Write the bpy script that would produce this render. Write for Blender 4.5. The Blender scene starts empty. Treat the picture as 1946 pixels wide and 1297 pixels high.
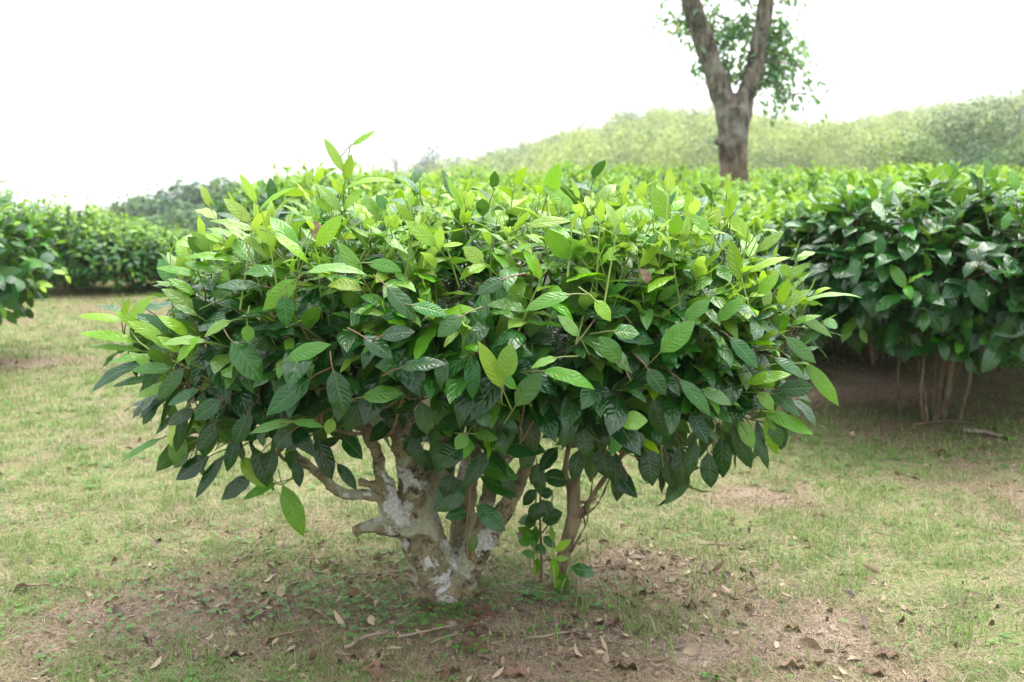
import bpy, math
import numpy as np
from mathutils import Vector

C = bpy.context.scene.collection
RNG = np.random.default_rng(11)
PI = math.pi

# ------------------------------------------------------------------ camera maths
FPX, CX, CY, HOR, CAMH = 1892.0, 973.0, 648.5, 330.0, 1.15
PITCH = math.atan((CY - HOR) / FPX)
cp, sp = math.cos(PITCH), math.sin(PITCH)

def ray(px, py):
    a = (px - CX) / FPX
    b = (CY - py) / FPX
    return np.array([a, cp + b * sp, -sp + b * cp])

def P(px, py, Y):                       # point seen at photo pixel (px, py), Y metres in front
    r = ray(px, py)
    return np.array([0, 0, CAMH]) + r * (Y / r[1])

def G(px, py):                          # point of the flat near ground at a photo pixel
    r = ray(px, py)
    return np.array([0, 0, CAMH]) + r * (-CAMH / r[2])

def proj(p):                            # photo pixel and distance of points
    x, y, z = p[:, 0], p[:, 1], p[:, 2] - CAMH
    f = y * cp - z * sp
    return np.stack([CX + FPX * x / f, CY - FPX * (y * sp + z * cp) / f, y], -1)

def nrm(v):
    v = np.asarray(v, float)
    return v / np.maximum(np.linalg.norm(v, axis=-1, keepdims=True), 1e-9)

def smooth(e0, e1, x):
    t = np.clip((x - e0) / (e1 - e0), 0, 1)
    return t * t * (3 - 2 * t)

_T = np.random.default_rng(5).random((256, 256))
def vnoise(x, y):
    xi = np.floor(x).astype(int); yi = np.floor(y).astype(int)
    fx = x - xi; fy = y - yi
    fx = fx * fx * (3 - 2 * fx); fy = fy * fy * (3 - 2 * fy)
    g = lambda i, j: _T[i % 256, j % 256]
    return (g(xi, yi) * (1 - fx) + g(xi + 1, yi) * fx) * (1 - fy) + (g(xi, yi + 1) * (1 - fx) + g(xi + 1, yi + 1) * fx) * fy

def fbm(x, y, s, o=4, seed=0):
    x = np.asarray(x, float) * s + 17.3 * seed; y = np.asarray(y, float) * s + 9.1 * seed
    t = 0; a = 0.5; n = 0
    for k in range(o):
        t = t + a * vnoise(x, y); n += a
        x = x * 2.03 + 5.2; y = y * 2.03 + 1.7; a *= 0.5
    return t / n

# ------------------------------------------------------------------ objects and meshes
def tag(o, label=None, cat=None, group=None, kind=None):
    if label: o['label'] = label
    if cat: o['category'] = cat
    if group: o['group'] = group
    if kind: o['kind'] = kind
    return o

def empty(name, loc, label, cat, group=None, rz=0.0):
    o = bpy.data.objects.new(name, None)
    o.empty_display_size = 0.1
    C.objects.link(o)
    o.location = [float(a) for a in loc]; o.rotation_euler = (0, 0, rz)
    return tag(o, label, cat, group)

def np_mesh(name, V, F, mat, attrs=None, smoothed=True):
    """V (n,3), F (m,k) one face size or a list of such arrays, attrs {name: (n,) or (n,3)}"""
    if not isinstance(F, list): F = [F]
    F = [np.asarray(f, np.int32) for f in F if len(f)]
    me = bpy.data.meshes.new(name)
    me.vertices.add(len(V)); me.vertices.foreach_set('co', np.asarray(V, np.float32).ravel())
    nl = sum(f.size for f in F); nf = sum(len(f) for f in F)
    me.loops.add(nl); me.loops.foreach_set('vertex_index', np.concatenate([f.ravel() for f in F]))
    me.polygons.add(nf)
    tot = np.concatenate([np.full(len(f), f.shape[1], np.int32) for f in F])
    st = np.concatenate([[0], np.cumsum(tot)[:-1]]).astype(np.int32)
    me.polygons.foreach_set('loop_start', st)
    me.polygons.foreach_set('use_smooth', np.full(nf, smoothed))
    me.update(calc_edges=True)
    for k, a in (attrs or {}).items():
        a = np.asarray(a, np.float32)
        if a.ndim == 1:
            me.attributes.new(k, 'FLOAT', 'POINT').data.foreach_set('value', a)
        else:
            me.attributes.new(k, 'FLOAT_VECTOR', 'POINT').data.foreach_set('vector', a.ravel())
    me.materials.append(mat)
    return me

def obj(name, me, parent=None, loc=None):
    o = bpy.data.objects.new(name, me)
    C.objects.link(o)
    if parent: o.parent = parent
    if loc is not None: o.location = [float(a) for a in loc]
    return o

class Tubes:
    def __init__(s): s.V = []; s.F = []; s.n = 0; s.A = []
    def add(s, pts, rad, sides=6, a=0.0, cap=True, lump=0.0, rng=RNG):
        pts = np.asarray(pts, float); rad = np.asarray(rad, float) * np.ones(len(pts))
        T = nrm(np.gradient(pts, axis=0))
        ref = np.array([0.3, 1, 0.2]) if abs(T[0][2]) > 0.8 else np.array([0.1, 0.2, 1])
        ang = np.arange(sides) * 2 * PI / sides
        u = nrm(ref - T[0] * (ref @ T[0]))
        rings = []
        for i in range(len(pts)):
            u = nrm(u - T[i] * (u @ T[i])); w = np.cross(T[i], u)
            r = rad[i] * (1 + lump * rng.uniform(-1, 1, sides))
            rings.append(pts[i] + (np.cos(ang) * r)[:, None] * u + (np.sin(ang) * r)[:, None] * w)
        n = len(pts)
        V = np.concatenate(rings)
        i = np.arange(n - 1)[:, None] * sides; j = np.arange(sides)[None]; j2 = (j + 1) % sides
        F = np.stack([i + j, i + j2, i + sides + j2, i + sides + j], -1).reshape(-1, 4)
        if cap:
            V = np.concatenate([V, pts[:1], pts[-1:]])
            k = np.arange(sides); k2 = (k + 1) % sides; e = (n - 1) * sides
            c0 = n * sides; c1 = c0 + 1
            F = np.concatenate([F, np.stack([k2, k, k * 0 + c0, k * 0 + c0], -1), np.stack([e + k, e + k2, k * 0 + c1, k * 0 + c1], -1)])
        s.V.append(V); s.F.append(F + s.n); s.n += len(V); s.A.append(np.full(len(V), a))
    def mesh(s, name, mat):
        V = np.concatenate(s.V); F = np.concatenate(s.F)
        tri = F[:, 2] == F[:, 3]
        return np_mesh(name, V, [F[~tri], F[tri][:, :3]], mat, {'age': np.concatenate(s.A)})

def spline(pts, n):
    """Catmull-Rom through rows of pts (any number of columns)"""
    p = np.asarray(pts, float)
    p = np.concatenate([2 * p[:1] - p[1:2], p, 2 * p[-1:] - p[-2:-1]])
    out = []
    for t in np.linspace(0, len(pts) - 1, n):
        i = min(int(t), len(pts) - 2); f = t - i
        a, b, c, d = p[i:i + 4]
        out.append(0.5 * (2 * b + (c - a) * f + (2 * a - 5 * b + 4 * c - d) * f * f + (3 * b - a - 3 * c + d) * f ** 3))
    return np.array(out)

# ------------------------------------------------------------------ leaves
WV = ([0, .05, .12, .22, .35, .48, .62, .75, .86, .94, 1.0], [.04, .09, .50, .82, .97, 1.0, .94, .76, .46, .18, .01])

class Leaves:
    """collects leaf parameters, then makes one mesh of them"""
    keys = ('base', 'dir', 'nor', 'L', 'W', 'bend', 'fold', 'wave', 'age')
    def __init__(s): s.d = {k: [] for k in s.keys}
    def add(s, base, dir, nor, L, W, bend, fold, wave, age):
        base = np.atleast_2d(base); n = len(base)
        for k, v in zip(s.keys, (base, dir, nor, L, W, bend, fold, wave, age)):
            v = np.asarray(v, float)
            if k in ('base', 'dir', 'nor'): v = np.broadcast_to(np.atleast_2d(v), (n, 3))
            else: v = np.broadcast_to(v, (n,))
            s.d[k].append(np.array(v))
    def arrays(s): return {k: np.concatenate(v) for k, v in s.d.items()}
    def split(s, test):
        a = s.arrays(); m = test(a['base']); o = []
        for mm in (m, ~m):
            l = Leaves()
            for k in s.keys: l.d[k].append(a[k][mm])
            o.append(l)
        return o
    def mesh(s, name, mat, nv=9, nu=5, rng=RNG, tubes=None, tube_mat=None):
        a = s.arrays(); N = len(a['L'])
        d = nrm(a['dir']); n = nrm(a['nor'] - d * (a['nor'] * d).sum(-1, keepdims=True)); sd = np.cross(d, n)
        v = np.linspace(0, 1, nv) if nv > 6 else np.linspace(0, 1, nv) ** 0.9
        u = np.linspace(-1, 1, nu)
        w = np.interp(v, *WV)
        th = a['bend'][:, None] * v[None] ** 1.15
        dv = np.gradient(v)
        cc = np.cumsum(np.cos(th) * dv, 1); ss = np.cumsum(np.sin(th) * dv, 1)
        cc -= cc[:, :1]; ss -= ss[:, :1]
        L = a['L'][:, None, None]
        cen = a['base'][:, None] + L * (cc[..., None] * d[:, None] - ss[..., None] * n[:, None])
        n2 = np.cos(th)[..., None] * n[:, None] + np.sin(th)[..., None] * d[:, None]
        hw = a['W'][:, None] * 0.5 * w[None]
        ph = rng.uniform(0, 6.3, N); tw = rng.normal(0, .12, N)
        off = hw[:, :, None] * u
        lift = np.abs(off) * np.sin(a['fold'])[:, None, None] - 0.5 * (a['W'] * .22)[:, None, None] * (u ** 2 * w[:, None])[None]
        wv = a['wave'][:, None, None] * np.sin(v[None, :, None] * 17 + ph[:, None, None] + np.sign(u)[None, None] * 1.0) * np.abs(off) * 0.8
        tws = (tw[:, None] * v[None])[..., None]
        lift = lift + wv + off * tws
        off = off * np.cos(a['fold'])[:, None, None]
        X = cen[:, :, None] + off[..., None] * sd[:, None, None] + lift[..., None] * n2[:, :, None]
        V = X.reshape(-1, 3)
        i = np.arange(nv - 1)[:, None] * nu; j = np.arange(nu - 1)[None]
        f = np.stack([i + j, i + j + 1, i + nu + j + 1, i + nu + j], -1).reshape(-1, 4)
        F = (np.arange(N)[:, None, None] * (nv * nu) + f[None]).reshape(-1, 4)
        uv = np.zeros((N, nv, nu, 3)); uv[..., 0] = u[None, None]; uv[..., 1] = v[None, :, None]
        uv[..., 2] = rng.random(N)[:, None, None]
        age = np.repeat(a['age'], nv * nu); uv = uv.reshape(-1, 3)
        if tubes is None or not tubes.V:
            return np_mesh(name, V, F, mat, {'luv': uv, 'age': age})
        TV = np.concatenate(tubes.V); TF = np.concatenate(tubes.F) + len(V); tri = TF[:, 2] == TF[:, 3]
        me = np_mesh(name, np.concatenate([V, TV]), [F, TF[~tri], TF[tri][:, :3]], mat, {'luv': np.concatenate([uv, np.zeros((len(TV), 3))]), 'age': np.concatenate([age] + tubes.A)})
        me.materials.append(tube_mat)
        mi = np.zeros(len(me.polygons), np.int32); mi[len(F):] = 1
        me.polygons.foreach_set('material_index', mi)
        return me

def rand_dir(rng, n): return nrm(rng.normal(size=(n, 3)))
UP = np.array([0, 0, 1.0])

def shoots(LV, TB, pts, nor, rng, size=0.13, m=6, young=None, stem=0.17, sides=4, aspect=0.365, droop=1.0, keep=None):
    """leafy shoots ending near crown surface points; young (n,) 0..1 says how fresh the shoot tip is"""
    n = len(pts)
    up = np.clip(nor[:, 2], -1, 1)
    horiz = nor * [1, 1, 0.25]
    wtop = smooth(.25, .8, up)[:, None]; wbot = smooth(-.1, -.7, up)[:, None]
    dirs = horiz * (1 - .65 * wtop) + UP * (.45 + .75 * wtop - .75 * wbot) + .38 * rng.normal(size=(n, 3))
    dirs = nrm(dirs)
    SL = stem * rng.uniform(.65, 1.25, n)
    base = pts - dirs * (SL * .75)[:, None]
    a = nrm(np.cross(dirs, nrm(rng.normal(size=(n, 3))))); b = np.cross(dirs, a)
    ph0 = rng.uniform(0, 6.3, n)
    sag = nrm(horiz) * (.10 * SL)[:, None]
    for k in range(m):
        t = (k + .6) / m
        pk = base + dirs * (SL * t)[:, None] + sag * (t * t)
        ph = ph0 + k * 2.4 + rng.normal(0, .25, n)
        rad = np.cos(ph)[:, None] * a + np.sin(ph)[:, None] * b
        beta = np.radians(np.interp(t, [0, .6, 1], [78, 58, 20]) + rng.normal(0, 9, n))
        ld = np.cos(beta)[:, None] * dirs + np.sin(beta)[:, None] * rad
        ag = np.clip(1 - young * (.35 + .75 * t) + rng.normal(0, .09, n), 0, 1)
        g = (.02 + rng.uniform(.05, .65, n) * ag * (1 - .6 * wtop[:, 0])) * droop
        ld = nrm(ld - UP * g[:, None] + .25 * horiz * ag[:, None])
        ln = nrm(dirs * .5 + UP * 1.0 + nor * (.1 + .35 * ag[:, None]) + .38 * rng.normal(size=(n, 3)))
        L = size * np.interp(t, [0, .55, 1], [1.0, 1.0, .55]) * rng.uniform(.7, 1.2, n) * (.82 + .3 * ag)
        bend = rng.normal(.55, .3, n) + .25 * ag
        ok = rng.random(n) < (.93 if k else .75)
        if keep is not None: ok &= keep
        LV.add(pk[ok], ld[ok], ln[ok], L[ok], (L * (aspect + .06 * ag) * rng.uniform(.88, 1.15, n))[ok], bend[ok],
               rng.uniform(.1, .45, n)[ok], rng.uniform(.05, .22, n)[ok], ag[ok])
    # terminal bud
    LV.add(base + dirs * (SL * .97)[:, None], dirs + .1 * rng.normal(size=(n, 3)), rand_dir(rng, n), size * .42 * rng.uniform(.7, 1.3, n), size * .045,
           .1, .9, 0, np.clip(.35 - young * .3, 0, 1))
    if TB is not None:
        for i in range(n):
            q = np.array([base[i] + dirs[i] * SL[i] * t + sag[i] * t * t for t in (0, .35, .7, 1)])
            TB.add(q, [.0026, .0022, .0017, .001], sides, a=1 - young[i] * .8, cap=False)
    return base

# ------------------------------------------------------------------ materials
def new_mat(name):
    m = bpy.data.materials.new(name); m.use_nodes = True
    nt = m.node_tree; nt.nodes.clear()
    return m, nt

def N(nt, t, **kw):
    n = nt.nodes.new(t)
    ins = kw.pop('ins', {})
    for k, v in kw.items(): setattr(n, k, v)
    for k, v in ins.items():
        s = n.inputs[k]
        if isinstance(v, bpy.types.NodeSocket): nt.links.new(v, s)
        else: s.default_value = v
    return n

def math_n(nt, op, a, b=0.0, c=None, clamp=False):
    n = nt.nodes.new('ShaderNodeMath'); n.operation = op; n.use_clamp = clamp
    for i, v in enumerate((a, b, c)):
        if v is None: continue
        if isinstance(v, bpy.types.NodeSocket): nt.links.new(v, n.inputs[i])
        else: n.inputs[i].default_value = v
    return n.outputs[0]

def mixc(nt, f, a, b, blend='MIX'):
    n = nt.nodes.new('ShaderNodeMix'); n.data_type = 'RGBA'; n.blend_type = blend
    for s, v in ((n.inputs[0], f), (n.inputs[6], a), (n.inputs[7], b)):
        if isinstance(v, bpy.types.NodeSocket): nt.links.new(v, s)
        elif s == n.inputs[0]: s.default_value = v
        else: s.default_value = (*v, 1) if len(v) == 3 else v
    return n.outputs[2]

def ramp(nt, f, stops, interp='LINEAR'):
    n = nt.nodes.new('ShaderNodeValToRGB'); cr = n.color_ramp; cr.interpolation = interp
    while len(cr.elements) < len(stops): cr.elements.new(.5)
    for e, (p, c) in zip(cr.elements, stops):
        e.position = p; e.color = (*c, 1) if len(c) == 3 else c
    nt.links.new(f, n.inputs[0])
    return n.outputs[0]

def rng_map(nt, f, a, b, c=0.0, d=1.0):
    n = nt.nodes.new('ShaderNodeMapRange'); nt.links.new(f, n.inputs[0])
    for i, v in enumerate((a, b, c, d)): n.inputs[i + 1].default_value = v
    return n.outputs[0]

def leaf_material(name, stops, transl=.32, rough=.16, detail=True, back=(.15, .27, .05), yellow=.0):
    m, nt = new_mat(name)
    L = nt.links
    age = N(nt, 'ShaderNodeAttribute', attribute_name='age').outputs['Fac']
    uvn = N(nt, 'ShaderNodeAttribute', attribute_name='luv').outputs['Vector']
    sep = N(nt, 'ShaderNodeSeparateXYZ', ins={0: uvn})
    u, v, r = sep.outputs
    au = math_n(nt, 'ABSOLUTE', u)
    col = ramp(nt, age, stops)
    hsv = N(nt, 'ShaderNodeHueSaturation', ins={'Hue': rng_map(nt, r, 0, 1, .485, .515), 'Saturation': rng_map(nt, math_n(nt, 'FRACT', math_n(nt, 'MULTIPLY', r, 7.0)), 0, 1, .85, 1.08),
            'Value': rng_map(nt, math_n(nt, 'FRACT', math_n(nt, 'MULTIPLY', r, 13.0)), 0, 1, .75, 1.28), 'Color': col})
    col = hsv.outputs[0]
    bump_n = None
    geo = N(nt, 'ShaderNodeNewGeometry')
    if detail:
        # lateral veins run forward and outward from the midrib
        ph = math_n(nt, 'SUBTRACT', math_n(nt, 'MULTIPLY', v, rng_map(nt, r, 0, 1, 6.5, 9.5)), math_n(nt, 'MULTIPLY', math_n(nt, 'POWER', au, .8), 1.7))
        wob = N(nt, 'ShaderNodeTexNoise', ins={'Scale': 2.3, 'Detail': 1.0, 'Vector': N(nt, 'ShaderNodeVectorMath', operation='MULTIPLY', ins={0: uvn, 1: (1.0, 2.0, 70.0)}).outputs[0]})
        ph = math_n(nt, 'ADD', ph, math_n(nt, 'ADD', math_n(nt, 'MULTIPLY', r, 3.0), math_n(nt, 'MULTIPLY', wob.outputs[0], 1.1)))
        saw = math_n(nt, 'ABSOLUTE', math_n(nt, 'SUBTRACT', math_n(nt, 'FRACT', ph), .5))      # 0 at pillow top, .5 at vein
        vein = math_n(nt, 'MULTIPLY', rng_map(nt, saw, .42, .5), rng_map(nt, au, .97, .8))
        mid = rng_map(nt, au, .075, .035)
        pale = mixc(nt, .35, col, (.26, .42, .08))
        col = mixc(nt, math_n(nt, 'MULTIPLY', mid, .55), col, pale)
        col = mixc(nt, math_n(nt, 'MULTIPLY', vein, .05), col, pale)
        no = N(nt, 'ShaderNodeTexNoise', ins={'Scale': 3.0, 'Detail': 2.0, 'Vector': N(nt, 'ShaderNodeVectorMath', operation='MULTIPLY', ins={0: uvn, 1: (1.0, 2.5, 90.0)}).outputs[0]})
        col = mixc(nt, rng_map(nt, no.outputs[0], .35, .75, 0, .35), col, mixc(nt, .5, col, (.05, .09, .02)))
        # a few blemishes, brown spots
        no2 = N(nt, 'ShaderNodeTexNoise', ins={'Scale': 3.2, 'Detail': 4.0, 'Vector': N(nt, 'ShaderNodeVectorMath', operation='MULTIPLY', ins={0: uvn, 1: (1.3, 3.0, 41.0)}).outputs[0]})
        spot = math_n(nt, 'MULTIPLY', rng_map(nt, no2.outputs[0], .70, .745), rng_map(nt, math_n(nt, 'FRACT', math_n(nt, 'MULTIPLY', r, 29.0)), .5, .58))
        col = mixc(nt, math_n(nt, 'MULTIPLY', spot, .8), col, (.16, .075, .03))
        pil = math_n(nt, 'MULTIPLY', math_n(nt, 'COSINE', math_n(nt, 'MULTIPLY', saw, 6.283)), .35)
        hgt = math_n(nt, 'MULTIPLY', pil, rng_map(nt, au, 1.0, .6))
        hgt = math_n(nt, 'SUBTRACT', hgt, math_n(nt, 'MULTIPLY', rng_map(nt, au, .12, 0), .9))
        hgt = math_n(nt, 'ADD', hgt, math_n(nt, 'MULTIPLY', no.outputs[0], .8))
        bump_n = N(nt, 'ShaderNodeBump', ins={'Strength': .32, 'Distance': .0035, 'Height': hgt}).outputs[0]
    bcol = mixc(nt, .30, col, back)
    fcol = mixc(nt, geo.outputs['Backfacing'], col, bcol)
    ro = math_n(nt, 'ADD', rng_map(nt, age, 0, 1, rough + .10, rough), math_n(nt, 'MULTIPLY', geo.outputs['Backfacing'], .25))
    pr = N(nt, 'ShaderNodeBsdfPrincipled', ins={'Base Color': fcol, 'Roughness': ro, 'IOR': 1.5, 'Specular IOR Level': .5})
    tcol = mixc(nt, .5, col, mixc(nt, age, (.42, .62, .04), (.10, .26, .02)))
    tr = N(nt, 'ShaderNodeBsdfTranslucent', ins={'Color': tcol})
    if bump_n is not None:
        L.new(bump_n, pr.inputs['Normal'])
    mx = N(nt, 'ShaderNodeMixShader', ins={0: rng_map(nt, age, 0, 1, transl * 1.15, transl * .55), 1: pr.outputs[0], 2: tr.outputs[0]})
    out = N(nt, 'ShaderNodeOutputMaterial', ins={0: mx.outputs[0]})
    return m

def simple_mat(name, col, rough=.85, noise=None, bump=0.0, bscale=40.0, spec=.25, stretch=1.0):
    m, nt = new_mat(name)
    co = N(nt, 'ShaderNodeTexCoord').outputs['Object']
    if stretch != 1: co = N(nt, 'ShaderNodeMapping', ins={'Vector': co, 'Scale': (1, 1, stretch)}).outputs[0]
    c = None
    if noise:
        c2, sc, lo, hi = noise
        no = N(nt, 'ShaderNodeTexNoise', ins={'Vector': co, 'Scale': sc, 'Detail': 6.0, 'Roughness': .65})
        c = mixc(nt, rng_map(nt, no.outputs[0], lo, hi), col, c2)
    pr = N(nt, 'ShaderNodeBsdfPrincipled', ins={'Roughness': rough, 'Base Color': c if c is not None else (*col, 1)})
    pr.inputs['Specular IOR Level'].default_value = spec
    if bump:
        nb = N(nt, 'ShaderNodeTexNoise', ins={'Vector': co, 'Scale': bscale, 'Detail': 6.0, 'Roughness': .7})
        b = N(nt, 'ShaderNodeBump', ins={'Strength': .9, 'Distance': bump, 'Height': nb.outputs[0]})
        nt.links.new(b.outputs[0], pr.inputs['Normal'])
    N(nt, 'ShaderNodeOutputMaterial', ins={0: pr.outputs[0]})
    return m

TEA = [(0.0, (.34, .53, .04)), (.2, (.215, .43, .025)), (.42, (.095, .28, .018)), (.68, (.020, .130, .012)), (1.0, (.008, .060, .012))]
M_LEAF = leaf_material('tea_leaf', TEA)
M_LEAF_FAR = leaf_material('tea_leaf_plain', TEA, detail=False, rough=.38)
M_TREE_LEAF = leaf_material('broad_tree_leaf', [(0, (.50, .38, .03)), (.12, (.36, .42, .08)), (.3, (.25, .44, .20)), (1, (.11, .26, .155))], detail=False, rough=.4, transl=.6)
M_HILL_LEAF = leaf_material('hillside_leaf', [(0, (.44, .48, .10)), (.5, (.29, .36, .075)), (1, (.07, .14, .045))], detail=False, rough=.6, transl=.25)
M_DARK_LEAF = leaf_material('far_tree_leaf', [(0, (.13, .24, .08)), (1, (.045, .11, .065))], detail=False, rough=.8, transl=.2)
M_SLOPE_LEAF = leaf_material('near_slope_leaf', [(0, (.22, .34, .05)), (.5, (.085, .17, .04)), (1, (.02, .05, .02))], detail=False, rough=.5, transl=.25)
M_DEAD = leaf_material('dead_leaf', [(0, (.29, .18, .11)), (.5, (.17, .075, .042)), (1, (.08, .04, .028))], transl=.08, rough=.5, back=(.30, .20, .13))
M_TWIG = simple_mat('tea_twig_bark', (.16, .10, .06), .85, ((.33, .27, .19), 45.0, .4, .65), .002, 160)
M_DEADTWIG = simple_mat('dead_twig', (.27, .20, .14), .9, ((.13, .085, .06), 30.0, .4, .65), .0015, 190)
M_PALETWIG = simple_mat('bleached_stick', (.30, .25, .18), .85, ((.16, .12, .085), 26.0, .45, .7), .0015, 190)
M_BROWNSTEM = simple_mat('brown_stem_bark', (.27, .215, .135), .88, ((.11, .08, .05), 30.0, .42, .60), .004, 70, stretch=.22)

def stem_material():
    m, nt = new_mat('shoot_stem')
    age = N(nt, 'ShaderNodeAttribute', attribute_name='age').outputs['Fac']
    c = ramp(nt, age, [(0, (.26, .36, .07)), (.5, (.17, .25, .06)), (.85, (.17, .09, .05)), (1, (.14, .085, .05))])
    pr = N(nt, 'ShaderNodeBsdfPrincipled', ins={'Base Color': c, 'Roughness': .5})
    N(nt, 'ShaderNodeOutputMaterial', ins={0: pr.outputs[0]})
    return m
M_STEM = stem_material()

def lichen_bark():
    m, nt = new_mat('lichen_bark')
    co = N(nt, 'ShaderNodeTexCoord').outputs['Object']
    def noise(scale, det=4.0, dist=0.0, off=0.0, rough=.55):
        mp = N(nt, 'ShaderNodeMapping', ins={'Vector': co, 'Location': (off, off * .7, off * 1.3)})
        return N(nt, 'ShaderNodeTexNoise', ins={'Vector': mp.outputs[0], 'Scale': scale, 'Detail': det, 'Distortion': dist, 'Roughness': rough}).outputs[0]
    base = mixc(nt, rng_map(nt, noise(14), .35, .65), (.195, .165, .095), (.33, .285, .175))
    base = mixc(nt, rng_map(nt, noise(38, 8, .6, 0, .7), .50, .62), base, (.065, .052, .04))
    green = mixc(nt, rng_map(nt, noise(70, 5, 0, 3), .4, .7), (.37, .37, .27), (.27, .275, .19))
    c = mixc(nt, rng_map(nt, noise(9, 2.5, .3, 7.3), .56, .58), base, green)
    white = mixc(nt, rng_map(nt, noise(90, 5, 0, 2), .35, .7), (.62, .61, .58), (.36, .35, .32))
    wmask = rng_map(nt, noise(8, 6.0, .3, 1.1, .66), .545, .57)
    c = mixc(nt, wmask, c, white)
    # moss and soil towards the ground are real deposits at the foot of the stem
    sepz = N(nt, 'ShaderNodeSeparateXYZ', ins={0: co}).outputs[2]
    soil = math_n(nt, 'MULTIPLY', rng_map(nt, math_n(nt, 'ADD', sepz, math_n(nt, 'MULTIPLY', noise(22, 3, 0, 5), .12)), .11, .05), .6)
    c = mixc(nt, soil, c, (.27, .20, .13))
    pr = N(nt, 'ShaderNodeBsdfPrincipled', ins={'Base Color': c, 'Roughness': .9})
    pr.inputs['Specular IOR Level'].default_value = .2
    h = math_n(nt, 'ADD', noise(45, 8, .3), math_n(nt, 'MULTIPLY', wmask, .25))
    h = math_n(nt, 'ADD', h, math_n(nt, 'MULTIPLY', noise(220, 4), .3))
    b = N(nt, 'ShaderNodeBump', ins={'Strength': 1.0, 'Distance': .012, 'Height': h})
    nt.links.new(b.outputs[0], pr.inputs['Normal'])
    N(nt, 'ShaderNodeOutputMaterial', ins={0: pr.outputs[0]})
    return m
M_LICHEN = lichen_bark()

def tree_bark():
    m, nt = new_mat('rough_tree_bark')
    co = N(nt, 'ShaderNodeTexCoord').outputs['Object']
    mp = N(nt, 'ShaderNodeMapping', ins={'Vector': co, 'Scale': (1, 1, .3)})
    n1 = N(nt, 'ShaderNodeTexNoise', ins={'Vector': mp.outputs[0], 'Scale': 11.0, 'Detail': 8.0, 'Roughness': .7}).outputs[0]
    n2 = N(nt, 'ShaderNodeTexNoise', ins={'Vector': co, 'Scale': 3.0, 'Detail': 4.0}).outputs[0]
    c = mixc(nt, rng_map(nt, n1, .43, .58), (.042, .033, .027), (.23, .19, .155))
    c = mixc(nt, rng_map(nt, n2, .52, .66, 0, .6), c, (.29, .27, .23))
    z = N(nt, 'ShaderNodeSeparateXYZ', ins={0: co}).outputs[2]
    c = mixc(nt, rng_map(nt, z, 1.7, 1.0, 0, .5), c, (.25, .13, .07))
    pr = N(nt, 'ShaderNodeBsdfPrincipled', ins={'Base Color': c, 'Roughness': .9})
    b = N(nt, 'ShaderNodeBump', ins={'Strength': 1.0, 'Distance': .03, 'Height': n1})
    nt.links.new(b.outputs[0], pr.inputs['Normal'])
    N(nt, 'ShaderNodeOutputMaterial', ins={0: pr.outputs[0]})
    return m
M_BARK = tree_bark()

def blade_material(name, stops, transl=.3):
    m, nt = new_mat(name)
    age = N(nt, 'ShaderNodeAttribute', attribute_name='age').outputs['Fac']
    c = ramp(nt, age, stops)
    pr = N(nt, 'ShaderNodeBsdfPrincipled', ins={'Base Color': c, 'Roughness': .55})
    tr = N(nt, 'ShaderNodeBsdfTranslucent', ins={'Color': c})
    mx = N(nt, 'ShaderNodeMixShader', ins={0: transl, 1: pr.outputs[0], 2: tr.outputs[0]})
    N(nt, 'ShaderNodeOutputMaterial', ins={0: mx.outputs[0]})
    return m
M_GRASS = blade_material('grass_blade', [(0, (.18, .34, .055)), (.35, (.16, .27, .055)), (.55, (.20, .28, .075)), (.78, (.43, .35, .235)), (.9, (.42, .31, .205)), (1, (.17, .11, .075))])
M_CLOVER = blade_material('clover_leaf', [(0, (.14, .31, .05)), (1, (.055, .16, .035))])
M_LITTER = blade_material('litter_chip', [(0, (.46, .36, .24)), (.5, (.24, .155, .10)), (1, (.07, .045, .032))], .05)

# ------------------------------------------------------------------ ground
def terrain(x, y):
    x = np.asarray(x, float); y = np.asarray(y, float)
    far = np.maximum(y - 11, 0)
    z = .016 * (fbm(x, y, 1.3, 4, 3) - .5) * 2
    z = z - .085 * far * smooth(1.0, -14.0, x + .02 * far)
    z = z + .012 * np.maximum(y - 16, 0) * smooth(2, 20, x) * smooth(160, 60, y)
    return z

T0 = G(845, 1152)                                    # foot of the thick trunk
S0 = G(1066, 1118)                                   # foot of the slender stems
R0 = G(1745, 800)                                    # foot of the bush at the right

def bush_litter(x, y):
    a = np.exp(-(((x - T0[0] + .05) / .95) ** 2 + ((y - T0[1] - .02) / .42) ** 2) ** 1.3)
    a = np.maximum(a, np.exp(-(((x - S0[0] - .2) / .6) ** 2 + ((y - S0[1]) / .4) ** 2) ** 1.3))
    for q, rx, ry in ((R0, .8, .4), (R0 + [1.3, .5, 0], 1.0, .6), (R0 + [-1.2, 1.1, 0], 1.0, .5)):
        a = np.maximum(a, .45 * np.exp(-(((x - q[0]) / rx) ** 2 + ((y - q[1]) / ry) ** 2) ** 1.2))
    return a

def cover(x, y):
    """0 bare soil .. 1 green turf"""
    c = fbm(x, y, .9, 5, 1) * .75 + fbm(x, y, 4.0, 4, 2) * .5 - .10
    def spot(px, py, rx, ry, amt):
        q = G(px, py)
        return amt * np.exp(-((x - q[0]) / rx) ** 2 - ((y - q[1]) / ry) ** 2)
    c = c + spot(300, 930, .9, .55, .22) + spot(1800, 1050, .6, .35, .25) + spot(1350, 1010, .4, .2, .05) + spot(120, 1040, .4, .2, .15) + spot(1420, 880, .7, .3, .12)
    c = c - spot(1050, 1260, .4, .10, .22) - spot(1450, 940, .2, .18, .35) - spot(150, 690, 1.0, .35, .25) - spot(1600, 1250, .6, .12, .12) - spot(330, 1240, .35, .1, .1) - spot(1350, 1210, .25, .08, .12) - spot(1500, 745, 1.4, .3, .18)
    c = c - .14 * bush_litter(x, y) + .05
    return np.clip((c - .27) / .33, 0, 1)

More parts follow.
